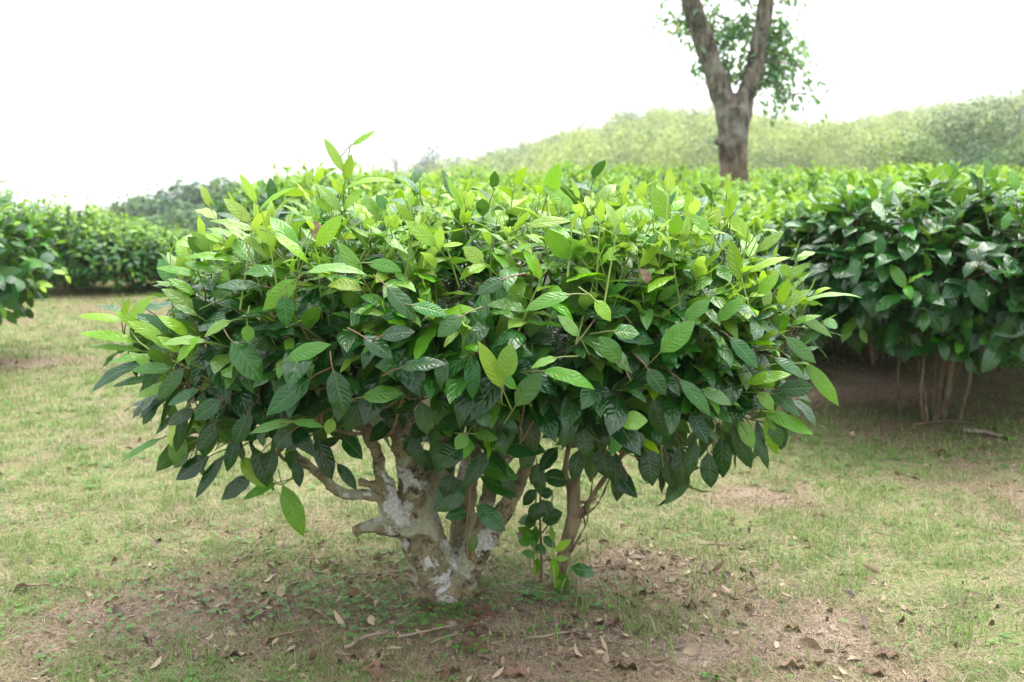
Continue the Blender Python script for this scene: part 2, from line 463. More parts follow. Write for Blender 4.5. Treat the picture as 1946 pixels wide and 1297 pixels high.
def axis(knots):
    out = [knots[0][0]]
    for (a, s0), (b, s1) in zip(knots[:-1], knots[1:]):
        x = a; s = s0
        while x < b - 1e-6:
            s = s0 + (s1 - s0) * (x - a) / (b - a)
            x = min(b, x + s); out.append(x)
    return np.array(sorted(set(np.round(out, 4))))

gx = axis([(-420, 30), (-60, 5), (-8, .4), (-3.2, .05), (-2.4, .03), (2.4, .03), (3.2, .05), (8, .4), (60, 5), (420, 30)])
gy = axis([(-40, 4), (0, .5), (1.4, .03), (4.6, .03), (7, .06), (14, .3), (60, 3), (460, 25)])
XX, YY = np.meshgrid(gx, gy)
ZZ = terrain(XX, YY)
nx, ny = len(gx), len(gy)
i = np.arange(ny - 1)[:, None] * nx; j = np.arange(nx - 1)[None]
GF = np.stack([i + j, i + j + 1, i + nx + j + 1, i + nx + j], -1).reshape(-1, 4)

def ground_material():
    m, nt = new_mat('worn_turf')
    co = N(nt, 'ShaderNodeTexCoord').outputs['Object']
    cov = N(nt, 'ShaderNodeAttribute', attribute_name='cover').outputs['Fac']
    lit = N(nt, 'ShaderNodeAttribute', attribute_name='litter').outputs['Fac']
    def noise(s, d=6.0, r=.65, dist=0.0): return N(nt, 'ShaderNodeTexNoise', ins={'Vector': co, 'Scale': s, 'Detail': d, 'Roughness': r, 'Distortion': dist}).outputs[0]
    dirt = mixc(nt, rng_map(nt, noise(5), .35, .65), (.30, .22, .165), (.40, .32, .255))
    dirt = mixc(nt, rng_map(nt, noise(70, 5), .5, .68), dirt, (.17, .115, .08))
    dirt = mixc(nt, rng_map(nt, noise(150, 4), .58, .68), dirt, (.44, .38, .31))
    dry = mixc(nt, rng_map(nt, noise(55, 6, .7, .6), .35, .65), (.33, .255, .165), (.18, .135, .085))
    green = mixc(nt, rng_map(nt, noise(40, 6, .7), .35, .65), (.14, .215, .06), (.31, .265, .15))
    f = math_n(nt, 'ADD', cov, math_n(nt, 'MULTIPLY', math_n(nt, 'SUBTRACT', noise(30, 6, .7), .5), 1.1))
    c = mixc(nt, rng_map(nt, f, .12, .42), dirt, dry)
    c = mixc(nt, rng_map(nt, f, .45, .95), c, green)
    litc = mixc(nt, rng_map(nt, noise(48, 7, .75, .8), .38, .62), (.15, .11, .075), (.36, .28, .19))
    fl = math_n(nt, 'ADD', lit, math_n(nt, 'MULTIPLY', math_n(nt, 'SUBTRACT', noise(18, 6, .7), .5), 1.2))
    c = mixc(nt, rng_map(nt, fl, .4, 1.0, 0, .8), c, litc)
    gr = math_n(nt, 'MULTIPLY', rng_map(nt, noise(190, 3, .6), .3, .7, .55, 1.45), rng_map(nt, noise(75, 4, .7), .32, .68, .70, 1.30))
    c = N(nt, 'ShaderNodeHueSaturation', ins={'Value': gr, 'Color': c}).outputs[0]
    pr = N(nt, 'ShaderNodeBsdfPrincipled', ins={'Base Color': c, 'Roughness': .95})
    pr.inputs['Specular IOR Level'].default_value = .15
    h = math_n(nt, 'ADD', noise(28, 8, .7), math_n(nt, 'MULTIPLY', noise(130, 5, .7), .45))
    b = N(nt, 'ShaderNodeBump', ins={'Strength': .9, 'Distance': .022, 'Height': h})
    nt.links.new(b.outputs[0], pr.inputs['Normal'])
    N(nt, 'ShaderNodeOutputMaterial', ins={0: pr.outputs[0]})
    return m

fy = np.clip((YY - 12) / 10, 0, 1)
cv = cover(XX, YY) * (1 - fy) + .95 * fy
me = np_mesh('ground', np.stack([XX, YY, ZZ], -1).reshape(-1, 3), GF, ground_material(), {'cover': cv.ravel(), 'litter': bush_litter(XX, YY).ravel()})
tag(obj('ground', me), kind='structure')

def visible_ground(n, rng, ylo=1.65, yhi=11.0, power=1.0):
    """random ground points inside the view, denser near"""
    t = rng.random(n) ** power
    y = ylo * (yhi / ylo) ** t
    x = rng.uniform(-1, 1, n) * (y * .66 + .75)
    return x, y

def blades(n_cand, rng, dens, ln, wd, lean, age, name, mat, label, power=1.0, yhi=11.0, clump=0):
    x, y = visible_ground(n_cand, rng, yhi=yhi, power=power)
    ok = rng.random(n_cand) < dens(x, y)
    x, y = x[ok], y[ok]; n = len(x)
    z = terrain(x, y)
    az = rng.uniform(0, 2 * PI, n); le = lean(rng, n)
    sc = np.clip(y / 3.0, .8, 2.2)
    L = ln(rng, n) * np.clip(sc, .8, 1.1); W = wd * sc
    d = np.stack([np.cos(az) * np.sin(le), np.sin(az) * np.sin(le), np.cos(le)], -1)
    sd = np.stack([-np.sin(az), np.cos(az), 0 * az], -1)
    tip = d + np.stack([np.cos(az), np.sin(az), -.6 + 0 * az], -1) * .35 * rng.uniform(.2, 1.2, n)[:, None]
    b = np.stack([x, y, z - .002], -1)
    v = np.stack([b - sd * W[:, None] / 2, b + sd * W[:, None] / 2, b + d * (L * .55)[:, None] + sd * W[:, None] * .42, b + d * (L * .55)[:, None] - sd * W[:, None] * .42,
                  b + d * (L * .55)[:, None] + tip * (L * .45)[:, None]], 1)
    v[:, 2:, 2] = np.maximum(v[:, 2:, 2], z[:, None] + .003)
    k = np.arange(n)[:, None] * 5
    me = np_mesh(name, v.reshape(-1, 3), [k + [0, 1, 2, 3], k + [3, 2, 4]], mat, {'age': np.repeat(age(rng, x, y), 5)})
    return tag(obj(name, me), label, None, None, 'stuff')

rg = np.random.default_rng(21)
blades(900000, rg, lambda x, y: np.clip(cover(x, y) * 1.1 + .10 - .12 * bush_litter(x, y), 0, 1) * np.clip(.12 + 4.5 * (fbm(x, y, 14, 3, 6) - .42), .06, 1), lambda r, n: r.gamma(4, .0052, n) + .004, .0018,
       lambda r, n: np.clip(np.abs(r.normal(.75, .5, n)), 0, 1.45), lambda r, x, y: np.clip(r.beta(1.4, 2.2, len(x)) + .34 * (1 - cover(x, y)), 0, .95), 'grass', M_GRASS, 'short patchy green grass over worn soil')
blades(540000, rg, lambda x, y: np.clip(1.0 - .55 * cover(x, y), .1, 1) * np.clip(.2 + 1.8 * (fbm(x, y, 6, 3, 8) - .3), .05, 1), lambda r, n: r.gamma(4, .008, n) + .006, .0021,
       lambda r, n: r.uniform(1.1, 1.6, n), lambda r, x, y: r.uniform(.72, 1.0, len(x)), 'dry_grass', M_GRASS, 'pale dry grass stems lying on the soil')

def scatter_tufts(rng):
    """taller fresh green grass tufts"""
    spots = [(400, 1235, 60), (1010, 1210, 40), (1250, 1220, 50), (1330, 1105, 60), (1390, 1120, 40), (960, 1090, 20), (1190, 1150, 30), (1320, 1200, 30), (1110, 1170, 40), (200, 1240, 25), (1850, 1210, 50), (1620, 1090, 40), (1400, 1210, 30), (480, 1090, 20), (225, 575, 25), (1700, 860, 30), (1500, 815, 30)]
    V, F, A, k = [], [], [], 0
    for px, py, n in spots:
        q = G(px, py)
        for _ in range(n):
            r = rng.gamma(2, .045); a = rng.uniform(0, 6.3)
            b = np.array([q[0] + r * math.cos(a), q[1] + r * math.sin(a), 0]); b[2] = terrain(b[0], b[1]) - .002
            le = abs(rng.normal(.5, .4)); az = rng.uniform(0, 6.3); L = rng.uniform(.02, .06) * (1 if q[1] < 5 else 1.8); w = .0028 * (1 if q[1] < 5 else 2)
            d = np.array([math.cos(az) * math.sin(le), math.sin(az) * math.sin(le), math.cos(le)]); s = np.array([-math.sin(az), math.cos(az), 0]) * w
            h = np.array([math.cos(az), math.sin(az), -.4]) * .5
            m1 = b + d * L * .5; m2 = m1 + (d + h * .5) * L * .3; t = m2 + (d + h * 1.6) * L * .25
            V += [b - s / 2, b + s / 2, m1 + s / 2, m1 - s / 2, m2 + s * .35, m2 - s * .35, t]
            F += [(k, k + 1, k + 2, k + 3), (k + 3, k + 2, k + 4, k + 5), (k + 5, k + 4, k + 6, k + 6)]; A += [rng.beta(1.3, 5)] * 7; k += 7
    F = np.array(F); tri = F[:, 2] == F[:, 3]
    me = np_mesh('grass_tufts', np.array(V), [F[~tri], F[tri][:, :3]], M_GRASS, {'age': np.array(A)})
    tag(obj('grass_tufts', me), 'taller fresh grass tufts scattered on the soil', None, None, 'stuff')
scatter_tufts(np.random.default_rng(31))

def clover(rng):
    pats = [(700, 1150, .16, .08, 120), (860, 1170, .12, .05, 110), (760, 1190, .16, .05, 110), (1000, 1140, .14, .06, 110), (1090, 1150, .14, .05, 90), (600, 1130, .3, .12, 140), (420, 1170, .25, .12, 110), (250, 1120, .35, .15, 120),
            (880, 1240, .06, .05, 40), (690, 1225, .06, .03, 25), (120, 1200, .3, .12, 80), (700, 1060, .25, .12, 60), (1050, 1200, .1, .04, 30)]
    V, F, A, k = [], [], [], 0
    for px, py, rx, ry, n in pats:
        q = G(px, py)
        for _ in range(int(n * .6)):
            c = np.array([q[0] + rng.normal(0, rx * .6), q[1] + rng.normal(0, ry * .6), 0]); c[2] = terrain(c[0], c[1]) + rng.uniform(.006, .026)
            a0 = rng.uniform(0, 6.3); s = rng.uniform(.005, .0095); ag = rng.random()
            for q3 in range(3):
                a = a0 + q3 * 2.094
                d = np.array([math.cos(a), math.sin(a), rng.uniform(-.1, .35)]); e = np.array([-math.sin(a), math.cos(a), rng.uniform(-.2, .2)])
                V += [c, c + d * s * .7 + e * s * .62, c + d * s * 1.25 + e * s * .5, c + d * s * 1.05 + UP * s * -.15, c + d * s * 1.25 - e * s * .5, c + d * s * .7 - e * s * .62]
                F += [(k, k + 3, k + 2, k + 1), (k, k + 5, k + 4, k + 3)]; A += [ag] * 6; k += 6
    # the same small weed scattered through the turf
    n = 9000
    x, y = visible_ground(n, rng, yhi=8.0)
    ok = rng.random(n) < np.clip(cover(x, y) * 3.2 * (fbm(x, y, 5, 3, 15) - .40), 0, 1)
    for px, py in zip(x[ok], y[ok]):
        c = np.array([px, py, float(terrain(px, py)) + rng.uniform(.004, .016)]); a0 = rng.uniform(0, 6.3); s = rng.uniform(.005, .009) * (1 if py < 3.5 else 1.6); ag = rng.random() * .8
        for q3 in range(3):
            a = a0 + q3 * 2.094
            d = np.array([math.cos(a), math.sin(a), rng.uniform(-.1, .4)]); e = np.array([-math.sin(a), math.cos(a), rng.uniform(-.2, .2)])
            V += [c, c + d * s * .7 + e * s * .62, c + d * s * 1.25 + e * s * .5, c + d * s * 1.05 + UP * s * -.15, c + d * s * 1.25 - e * s * .5, c + d * s * .7 - e * s * .62]
            F += [(k, k + 3, k + 2, k + 1), (k, k + 5, k + 4, k + 3)]; A += [ag] * 6; k += 6
    me = np_mesh('clover_patch', np.array(V), np.array(F), M_CLOVER, {'age': np.array(A)})
    tag(obj('clover_patch', me), 'small three-leaved clover round the trunk foot and through the turf', None, None, 'stuff')
clover(np.random.default_rng(32))

def litter(rng):
    n = 105000
    x, y = visible_ground(n, rng, yhi=8.0)
    ok = rng.random(n) < np.clip((.85 * bush_litter(x, y) + .22 * (1 - cover(x, y)) + .03) * np.clip(.2 + 2 * (fbm(x, y, 7, 3, 12) - .3), .1, 1), 0, 1)
    x, y = x[ok], y[ok]; n = len(x); z = terrain(x, y)
    L = Leaves()
    az = rng.uniform(0, 6.3, n)
    d = np.stack([np.cos(az), np.sin(az), rng.normal(0, .25, n)], -1)
    nn = UP + .5 * rng.normal(size=(n, 3))
    ln = rng.gamma(2.2, .0068, n) + .004
    L.add(np.stack([x, y, z + .004], -1), d, nn, ln, ln * rng.uniform(.15, .7, n), rng.normal(0, .9, n), rng.uniform(-.6, .8, n), .3, rng.random(n))
    me = L.mesh('leaf_litter', M_LITTER, 4, 3, rng)
    tag(obj('leaf_litter', me), 'crumbled brown leaf litter under the bushes', None, None, 'stuff')
litter(np.random.default_rng(33))

# ------------------------------------------------------------------ the two merged bushes in front
D0 = T0[1] + .075
OUT = np.array([(350, 475), (420, 412), (520, 382), (650, 380), (760, 390), (900, 382), (1060, 380), (1240, 386), (1370, 396), (1435, 445), (1490, 505), (1525, 570), (1535, 640), (1530, 715), (1485, 775), (1430, 825),
                (1360, 885), (1320, 850), (1270, 825), (1190, 905), (1100, 850), (1040, 815), (970, 885), (890, 905), (815, 850), (740, 770), (660, 800), (590, 855), (490, 880), (400, 865), (330, 810), (280, 745), (240, 690), (245, 640), (305, 570)], float)
CEN = np.array([890.0, 640.0])
_ang = np.arctan2(OUT[:, 1] - CEN[1], OUT[:, 0] - CEN[0]); _rad = np.hypot(OUT[:, 0] - CEN[0], OUT[:, 1] - CEN[1])
_o = np.argsort(_ang); _ang = _ang[_o]; _rad = _rad[_o]
_ang = np.concatenate([_ang[-1:] - 2 * PI, _ang, _ang[:1] + 2 * PI]); _rad = np.concatenate([_rad[-1:], _rad, _rad[:1]])
def outline_r(px, py):
    a = np.arctan2(py - CEN[1], px - CEN[0])
    return np.hypot(px - CEN[0], py - CEN[1]) / np.interp(a, _ang, _rad)
DEPTH = .56
def front_depth(px, py, k=1.0): return D0 - k * DEPTH * math.sqrt(max(0.0, 1 - min(1, outline_r(px, py)) ** 2))
CB = P(CEN[0], CEN[1], D0)
def crown_normal(p): return nrm((p - CB) / np.array([1.0, .40, .22]))

XS = P(1190, 600, D0)[0]                              # right of this the crown belongs to the slender bush
BASES = []
def build_front_bushes():
    rng = np.random.default_rng(7)
    LV, TBs = Leaves(), Tubes()
    pts = []
    def sample(n, front, klo, khi):
        out = []
        while len(out) < n:
            px, py = rng.uniform(150, 1600), rng.uniform(360, 960)
            r = outline_r(px, py)
            if r > 1: continue
            off = DEPTH * math.sqrt(1 - r * r) * rng.uniform(klo, khi)
            if front: p = P(px, py, D0 - off)
            else:
                p = P(px, py, D0); s = 1 - .35 * (off / DEPTH) ** 2
                p = CB + (p - CB) * s; p[1] += off
            out.append(p)
        return np.array(out)
    A = sample(265, True, .75, 1.0); B = sample(140, False, .7, 1.0); I = sample(120, True, .0, .7)
    for Q, inner in ((A, 0), (B, 0), (I, 1)):
        nn = crown_normal(Q)
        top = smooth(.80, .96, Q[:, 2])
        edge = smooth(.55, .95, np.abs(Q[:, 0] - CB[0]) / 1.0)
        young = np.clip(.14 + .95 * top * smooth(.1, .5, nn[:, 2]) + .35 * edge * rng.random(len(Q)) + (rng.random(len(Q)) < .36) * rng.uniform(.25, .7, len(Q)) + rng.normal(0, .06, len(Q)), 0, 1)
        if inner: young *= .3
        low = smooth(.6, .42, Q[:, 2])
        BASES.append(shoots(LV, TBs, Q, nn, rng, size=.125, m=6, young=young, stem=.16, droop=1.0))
    # extra erect plucking shoots over the top table
    n = 150
    x = rng.uniform(-.78, .80, n) ; yy = rng.uniform(-.5, .55, n)
    ok = (x / .8) ** 2 + (yy / .62) ** 2 < 1
    x, yy = x[ok], yy[ok]
    base = np.stack([CB[0] + x, D0 + yy, .985 + .07 * fbm(x, yy, 2.5, 2, 4) - .16 * (x / .8) ** 2 * np.abs(x / .8) - .05 * np.clip(-yy - .2, 0, 1)], -1)
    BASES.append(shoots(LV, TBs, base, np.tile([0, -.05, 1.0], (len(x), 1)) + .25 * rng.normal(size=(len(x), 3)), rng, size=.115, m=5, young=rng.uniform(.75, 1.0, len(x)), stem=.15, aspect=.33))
    RAND = LV.arrays(); LV.d = {k: [] for k in LV.keys}; FOOT = []
    # leaves traced from the photograph: base x y, tip x y, width, age, how far it faces up, bend
    H = [(655, 330, 615, 262, 22, .15, .3, .4), (656, 345, 668, 293, 22, .1, .2, .2), (668, 277, 715, 248, 17, .2, .5, .1), (652, 362, 745, 346, 20, .2, .9, 1.0), (650, 405, 600, 350, 27, .1, .4, .5), (654, 400, 690, 360, 25, .12, .5, .7),
         (488, 388, 455, 330, 20, .12, .2, .3), (490, 402, 560, 357, 19, .12, .7, .6), (478, 425, 425, 378, 30, .1, .2, .4), (485, 440, 400, 420, 26, .15, .8, .6), (510, 495, 428, 430, 32, .2, .6, .7), (465, 500, 350, 490, 28, .35, .8, .7),
         (565, 530, 500, 590, 42, .26, .0, .3), (578, 520, 690, 522, 36, .3, .7, 1.0), (582, 535, 688, 540, 30, .45, .8, .9), (500, 545, 410, 545, 36, .85, .6, .4), (540, 560, 545, 620, 40, .8, .1, .4), (520, 445, 585, 500, 30, .15, .5, .6),
         (378, 525, 298, 510, 22, .35, .7, .6), (372, 588, 308, 550, 32, .3, .3, .5), (375, 600, 330, 580, 22, .4, .6, .4),
         (240, 612, 148, 602, 20, .15, .7, .6), (233, 605, 246, 566, 19, .12, .2, .3), (243, 610, 290, 563, 26, .12, .3, .5), (262, 652, 150, 634, 30, .14, .6, .5), (272, 668, 165, 660, 22, .3, .7, .5), (272, 690, 178, 742, 38, .85, .4, .8), (312, 650, 245, 612, 32, .22, .4, .6),
         (345, 670, 300, 640, 26, .25, .5, .4), (335, 730, 262, 755, 28, .4, .6, .7), (335, 690, 380, 640, 30, .2, .4, .5), (330, 745, 255, 785, 26, 1, .5, .6), (395, 650, 310, 655, 28, .3, .7, .7), (440, 610, 390, 640, 30, .2, .5, .8),
         (310, 832, 230, 878, 22, .5, .5, .4), (343, 825, 332, 883, 42, .5, .0, .2), (398, 868, 342, 908, 46, 1, .3, .3), (427, 865, 385, 937, 34, 1, .4, .3), (330, 790, 262, 828, 24, .95, .5, .4), (480, 905, 428, 946, 46, 1, .2, .4),
         (440, 648, 497, 727, 62, .8, .1, .4), (470, 617, 472, 652, 28, .35, .1, .3), (545, 684, 627, 655, 38, .45, .5, .5), (592, 718, 526, 782, 66, .92, .05, .4), (633, 703, 641, 792, 60, .97, .05, .5), (688, 755, 766, 748, 42, .5, .4, .5),
         (560, 800, 475, 824, 26, .45, .6, .5), (556, 802, 614, 812, 24, .48, .7, .6), (632, 795, 622, 826, 26, .22, .0, .2), (458, 868, 503, 926, 42, .18, .1, .5), (527, 918, 462, 950, 28, .4, .6, .5), (537, 922, 577, 1020, 46, .36, .1, .3),
         (555, 820, 508, 868, 56, 1, .1, .4), (600, 830, 622, 900, 52, 1, .1, .4), (650, 830, 690, 870, 46, .9, .3, .4), (640, 880, 660, 918, 34, 1, .1, .3),
         (690, 640, 735, 690, 52, .95, .2, .4), (722, 640, 778, 630, 56, .95, .2, .5), (735, 545, 790, 610, 44, .85, .3, .5), (780, 580, 850, 600, 34, .6, .5, .5), (880, 600, 832, 640, 44, .7, .4, .5), (760, 700, 832, 690, 44, .92, .4, .5),
         (955, 740, 908, 648, 38, .1, .2, .2), (958, 722, 972, 652, 46, .3, .1, .3), (985, 742, 920, 694, 34, .5, .5, .5), (1028, 705, 1125, 738, 38, .38, .6, .9), (980, 772, 1029, 708, 48, .65, .1, .3), (1000, 778, 1018, 864, 50, 1, .1, .4), (1180, 690, 1140, 640, 42, .65, .1, .4),
         (1175, 800, 1231, 800, 46, .25, .2, .3), (1240, 758, 1262, 830, 50, .9, .1, .3), (1108, 815, 1103, 872, 48, 1, .1, .3), (800, 763, 812, 826, 42, .65, .1, .4), (905, 780, 932, 810, 36, .8, .2, .4), (1208, 820, 1215, 880, 44, .95, .1, .4),
         (882, 848, 828, 886, 52, .82, .15, .4), (888, 824, 866, 854, 32, .4, .2, .4), (900, 825, 946, 836, 28, .45, .5, .5), (900, 878, 986, 911, 46, .55, .2, .4), (912, 905, 985, 945, 44, .8, .3, .4), (886, 915, 824, 972, 64, .85, .05, .3), (905, 960, 960, 1010, 46, .82, .1, .4), (890, 972, 842, 984, 40, .9, .4, .4),
         (845, 840, 862, 905, 50, .95, .1, .4), (930, 855, 900, 915, 50, .9, .1, .4), (960, 880, 975, 945, 44, .95, .1, .4), (1010, 850, 985, 910, 40, .9, .2, .4), (860, 900, 850, 955, 46, 1, .1, .3), (1020, 880, 1035, 930, 36, 1, .2, .3), (1060, 850, 1050, 915, 44, 1, .1, .3), (1140, 850, 1150, 910, 48, 1, .1, .3),
         (780, 830, 800, 880, 40, .9, .2, .4), (905, 1015, 892, 1050, 24, .6, .1, .6), (745, 800, 720, 850, 44, 1, .1, .4), (690, 760, 668, 820, 48, .95, .1, .4), (720, 760, 750, 815, 44, 1, .2, .4),
         (300, 680, 205, 690, 26, .45, .5, .6), (290, 640, 215, 590, 22, .2, .3, .4), (320, 665, 270, 610, 26, .2, .2, .4), (330, 700, 250, 705, 28, .55, .4, .6), (300, 720, 215, 735, 24, .6, .5, .6), (350, 700, 300, 760, 34, .8, .2, .4), (360, 640, 300, 600, 28, .25, .3, .5), (290, 700, 245, 670, 24, .3, .4, .4), (310, 690, 275, 750, 30, .9, .2, .4), (370, 560, 320, 530, 24, .3, .4, .5), (400, 480, 365, 440, 26, .25, .3, .5), (410, 520, 350, 500, 28, .5, .4, .6), (380, 740, 320, 770, 34, .85, .3, .4), (370, 780, 300, 800, 34, .9, .3, .5), (420, 800, 370, 860, 44, .95, .1, .4),
         (1510, 600, 1580, 640, 26, .4, .5, .6), (1490, 640, 1550, 690, 30, .6, .3, .5), (1470, 680, 1530, 720, 32, .7, .3, .5), (1480, 540, 1540, 500, 24, .2, .3, .4), (1440, 480, 1490, 440, 26, .2, .3, .4), (1460, 740, 1520, 790, 32, .8, .3, .4),
         (400, 800, 384, 872, 42, .95, .1, .4), (450, 830, 432, 902, 44, 1, .1, .4), (482, 850, 470, 922, 44, .95, .2, .4), (522, 850, 508, 915, 46, 1, .1, .3), (352, 780, 330, 850, 38, .9, .2, .4), (300, 760, 283, 822, 30, .9, .3, .5), (562, 872, 552, 930, 40, 1, .1, .4), (420, 760, 372, 820, 42, .9, .2, .4), (470, 790, 440, 860, 46, .95, .1, .4), (360, 860, 330, 890, 26, .6, .4, .4),
         (1230, 850, 1236, 916, 46, 1, .1, .3), (1290, 850, 1300, 918, 46, .95, .1, .4), (1322, 835, 1310, 900, 42, 1, .2, .3), (1430, 815, 1448, 880, 38, .9, .2, .4), (1372, 830, 1382, 900, 44, 1, .1, .4), (1100, 855, 1085, 915, 42, 1, .2, .3), (1460, 800, 1490, 850, 32, .7, .3, .5), (1170, 860, 1160, 920, 40, .95, .2, .4),
         (960, 530, 905, 560, 36, .85, .5, .4), (920, 500, 880, 470, 34, .2, .3, .4), (1085, 560, 1000, 590, 36, .4, .6, .7), (1130, 570, 1160, 610, 32, .2, .4, .6), (1100, 640, 1060, 600, 30, .35, .4, .5), (1165, 630, 1215, 635, 40, .6, .4, .4), (1060, 680, 1010, 700, 26, .3, .6, .6),
         (1255, 670, 1320, 610, 50, .42, .1, .3), (1362, 612, 1416, 565, 36, .45, .3, .4), (1300, 610, 1350, 570, 34, .6, .3, .4), (1515, 578, 1632, 566, 22, .22, .8, .9), (1480, 590, 1540, 550, 24, .25, .6, .4), (1500, 620, 1560, 600, 22, .3, .7, .6), (1530, 690, 1593, 770, 34, .3, .4, .5), (1510, 660, 1565, 628, 22, .7, .6, .4), (1500, 680, 1555, 660, 22, .75, .7, .5),
         (1415, 730, 1502, 712, 34, .32, .6, .6), (1440, 745, 1470, 780, 30, .3, .3, .6), (1450, 782, 1545, 826, 36, .35, .4, .4), (1455, 790, 1476, 866, 30, .32, .1, .3), (1405, 800, 1432, 852, 36, .35, .2, .4), (1480, 820, 1510, 858, 24, .95, .4, .4), (1345, 860, 1360, 930, 54, 1, .1, .3), (1393, 808, 1403, 886, 48, .98, .1, .4), (1310, 780, 1332, 850, 44, 1, .1, .3), (1180, 880, 1190, 952, 46, 1, .1, .3), (1260, 860, 1270, 920, 40, 1, .2, .3), (1150, 880, 1205, 930, 46, 1, .3, .3),
         (1385, 640, 1440, 700, 38, .7, .3, .4), (1330, 740, 1390, 770, 36, .6, .4, .5), (1290, 720, 1350, 790, 36, .75, .3, .5), (1230, 700, 1290, 750, 44, .95, .2, .4), (1440, 560, 1480, 520, 30, .2, .3, .4), (1420, 520, 1500, 490, 26, .2, .7, .7), (1505, 520, 1480, 508, 26, .18, .3, .3), (1480, 580, 1500, 530, 24, .15, .2, .3),
         (1270, 420, 1238, 353, 38, .2, .2, .4), (1388, 395, 1381, 330, 10, .12, .2, .1), (1378, 420, 1400, 362, 22, .15, .3, .4), (1040, 372, 1062, 310, 34, .18, .1, .3), (1095, 405, 1030, 352, 32, .2, .4, .5), (880, 402, 848, 335, 17, .15, .3, .3), (885, 395, 870, 355, 14, .1, .2, .2), (1000, 430, 1085, 420, 30, .15, .4, .5),
         (1280, 450, 1290, 405, 32, .22, .1, .3), (1350, 440, 1310, 410, 30, .2, .3, .5), (830, 470, 770, 420, 34, .2, .3, .5), (720, 420, 690, 370, 32, .2, .3, .4), (735, 400, 715, 370, 26, .55, .2, .3), (600, 470, 650, 410, 36, .2, .2, .5), (690, 530, 640, 460, 32, .4, .5, .5), (700, 500, 760, 515, 30, .45, .6, .9)]
    for bx, by, tx, ty, w, age, up, bend in H:
        up *= .65
        if age > .88: tx += rng.normal(0, 14); ty += rng.normal(0, 7) + (ty - by) * rng.uniform(-.25, .2); w *= rng.uniform(.68, 1.0)
        w *= .94
        mx, my = (bx + tx) / 2, (by + ty) / 2
        Y = front_depth(mx, my) - .10
        if my < 420: Y = D0 - .2
        lenpx = math.hypot(tx - bx, ty - by)
        lean = .35 * lenpx / FPX * Y * (.6 if up > .5 else .25) * (1 if my > 430 else .2)
        pb, pt = P(bx, by, Y + lean * .5), P(tx, ty, Y - lean * .5)
        d = nrm(pt - pb)
        tocam = nrm(np.array([0, 0, CAMH]) - pb)
        nn = nrm(tocam * (1 - up) + UP * (.35 + .9 * up) + .12 * rng.normal(size=3))
        Lr = np.linalg.norm(pt - pb) * (1 + .12 * bend * bend)
        # start higher so that the arched leaf still ends at the tip
        n_or = nrm(nn - d * (nn @ d))
        dd = nrm(d + n_or * math.tan(bend * .5))
        LV.add(pb, dd, nn, Lr, w / FPX * Y * .97, bend, .22, .12, age)
        FOOT.append((bx, by, tx, ty, w, Y))
        # its stalk
        TBs.add(np.array([pb - dd * .045 + np.array([0, .03, -.01]), pb - dd * .012, pb + dd * .01]), [.0019, .0015, .0013], 4, a=.4 + .5 * age, cap=False)
    # stems that carry the traced shoots
    for line in ([(640, 520), (652, 400), (655, 345), (660, 290), (668, 272)], [(480, 540), (486, 450), (489, 390)], [(430, 760), (350, 700), (265, 655), (238, 610)], [(500, 620), (440, 560), (375, 590)], [(480, 800), (420, 840), (345, 826), (312, 830)], [(560, 880), (530, 920), (520, 912)],
                 [(1380, 720), (1470, 690), (1530, 690)], [(1400, 790), (1450, 778), (1500, 790)], [(1420, 640), (1480, 600), (1520, 575)], [(1280, 520), (1272, 430), (1270, 330)], [(1390, 560), (1386, 420), (1381, 335)], [(960, 860), (955, 780), (950, 735)], [(850, 680), (910, 735), (990, 790)],
                 [(1050, 460), (1042, 380)], [(905, 1080), (895, 990), (890, 900), (885, 830)], [(890, 1065), (888, 990), (900, 900)]):
        my = np.mean([q[1] for q in line]); Y = [front_depth(*q) - .03 if q[1] > 420 else D0 - .2 for q in line]
        if line[0][1] > 1000: Y = [T0[1] - .10] * len(line)
        q = spline([P(a, b, y) for (a, b), y in zip(line, Y)], 12)
        q = q if line[0][1] > 1000 else q + np.outer(np.linspace(1, 0, 12) ** 1.5, [0, .16, -.05])
        TBs.add(q, np.linspace(.003, .0013, 12), 5, a=.25 if line[0][1] < 1000 else .8, cap=False)
    # no other leaf may lie across a traced one
    keep = np.ones(len(RAND['L']), bool)
    d0 = nrm(RAND['dir'])
    smp = [proj(RAND['base'] + d0 * (RAND['L'] * t)[:, None] - UP * (.25 * RAND['L'] * t * t)[:, None]) for t in (.15, .4, .65, .9)]
    for bx, by, tx, ty, w, Y in FOOT:
        ax, ay = tx - bx, ty - by; l = math.hypot(ax, ay); ax /= l; ay /= l
        for q in smp:
            x, y = q[:, 0] - bx, q[:, 1] - by
            al = x * ax + y * ay; pe = np.abs(-x * ay + y * ax)
            keep &= ~((q[:, 2] < Y + .02) & (al > .08 * l) & (al < .98 * l) & (pe < w * .42))
    for k in LV.keys: LV.d[k].append(RAND[k][keep])
    return LV, TBs
LV, STEMS = build_front_bushes()
LV_MAIN, LV_SLIM = LV.split(lambda b: b[:, 0] < XS)
def split_tubes(tb):
    o = []
    for s in (True, False):
        t = Tubes()
        for V, F, A in zip(tb.V, tb.F, tb.A):
            if (V[0, 0] < XS) == s:
                t.F.append(F - F.min() + t.n); t.V.append(V); t.A.append(A); t.n += len(V)
        o.append(t)
    return o
ST_MAIN, ST_SLIM = split_tubes(STEMS)

def limb(TB, line, sides=12, n=18, lump=.05, k=1.0):
    """line rows: px, py, depth offset from the trunk, radius in pixels"""
    a = np.array([[*P(x, y, D0 + dy), k * r / FPX * (D0 + dy)] for x, y, dy, r in line])
    s = spline(a, n)
    TB.add(s[:, :3], np.maximum(s[:, 3], .0025), sides, lump=lump)
    return s

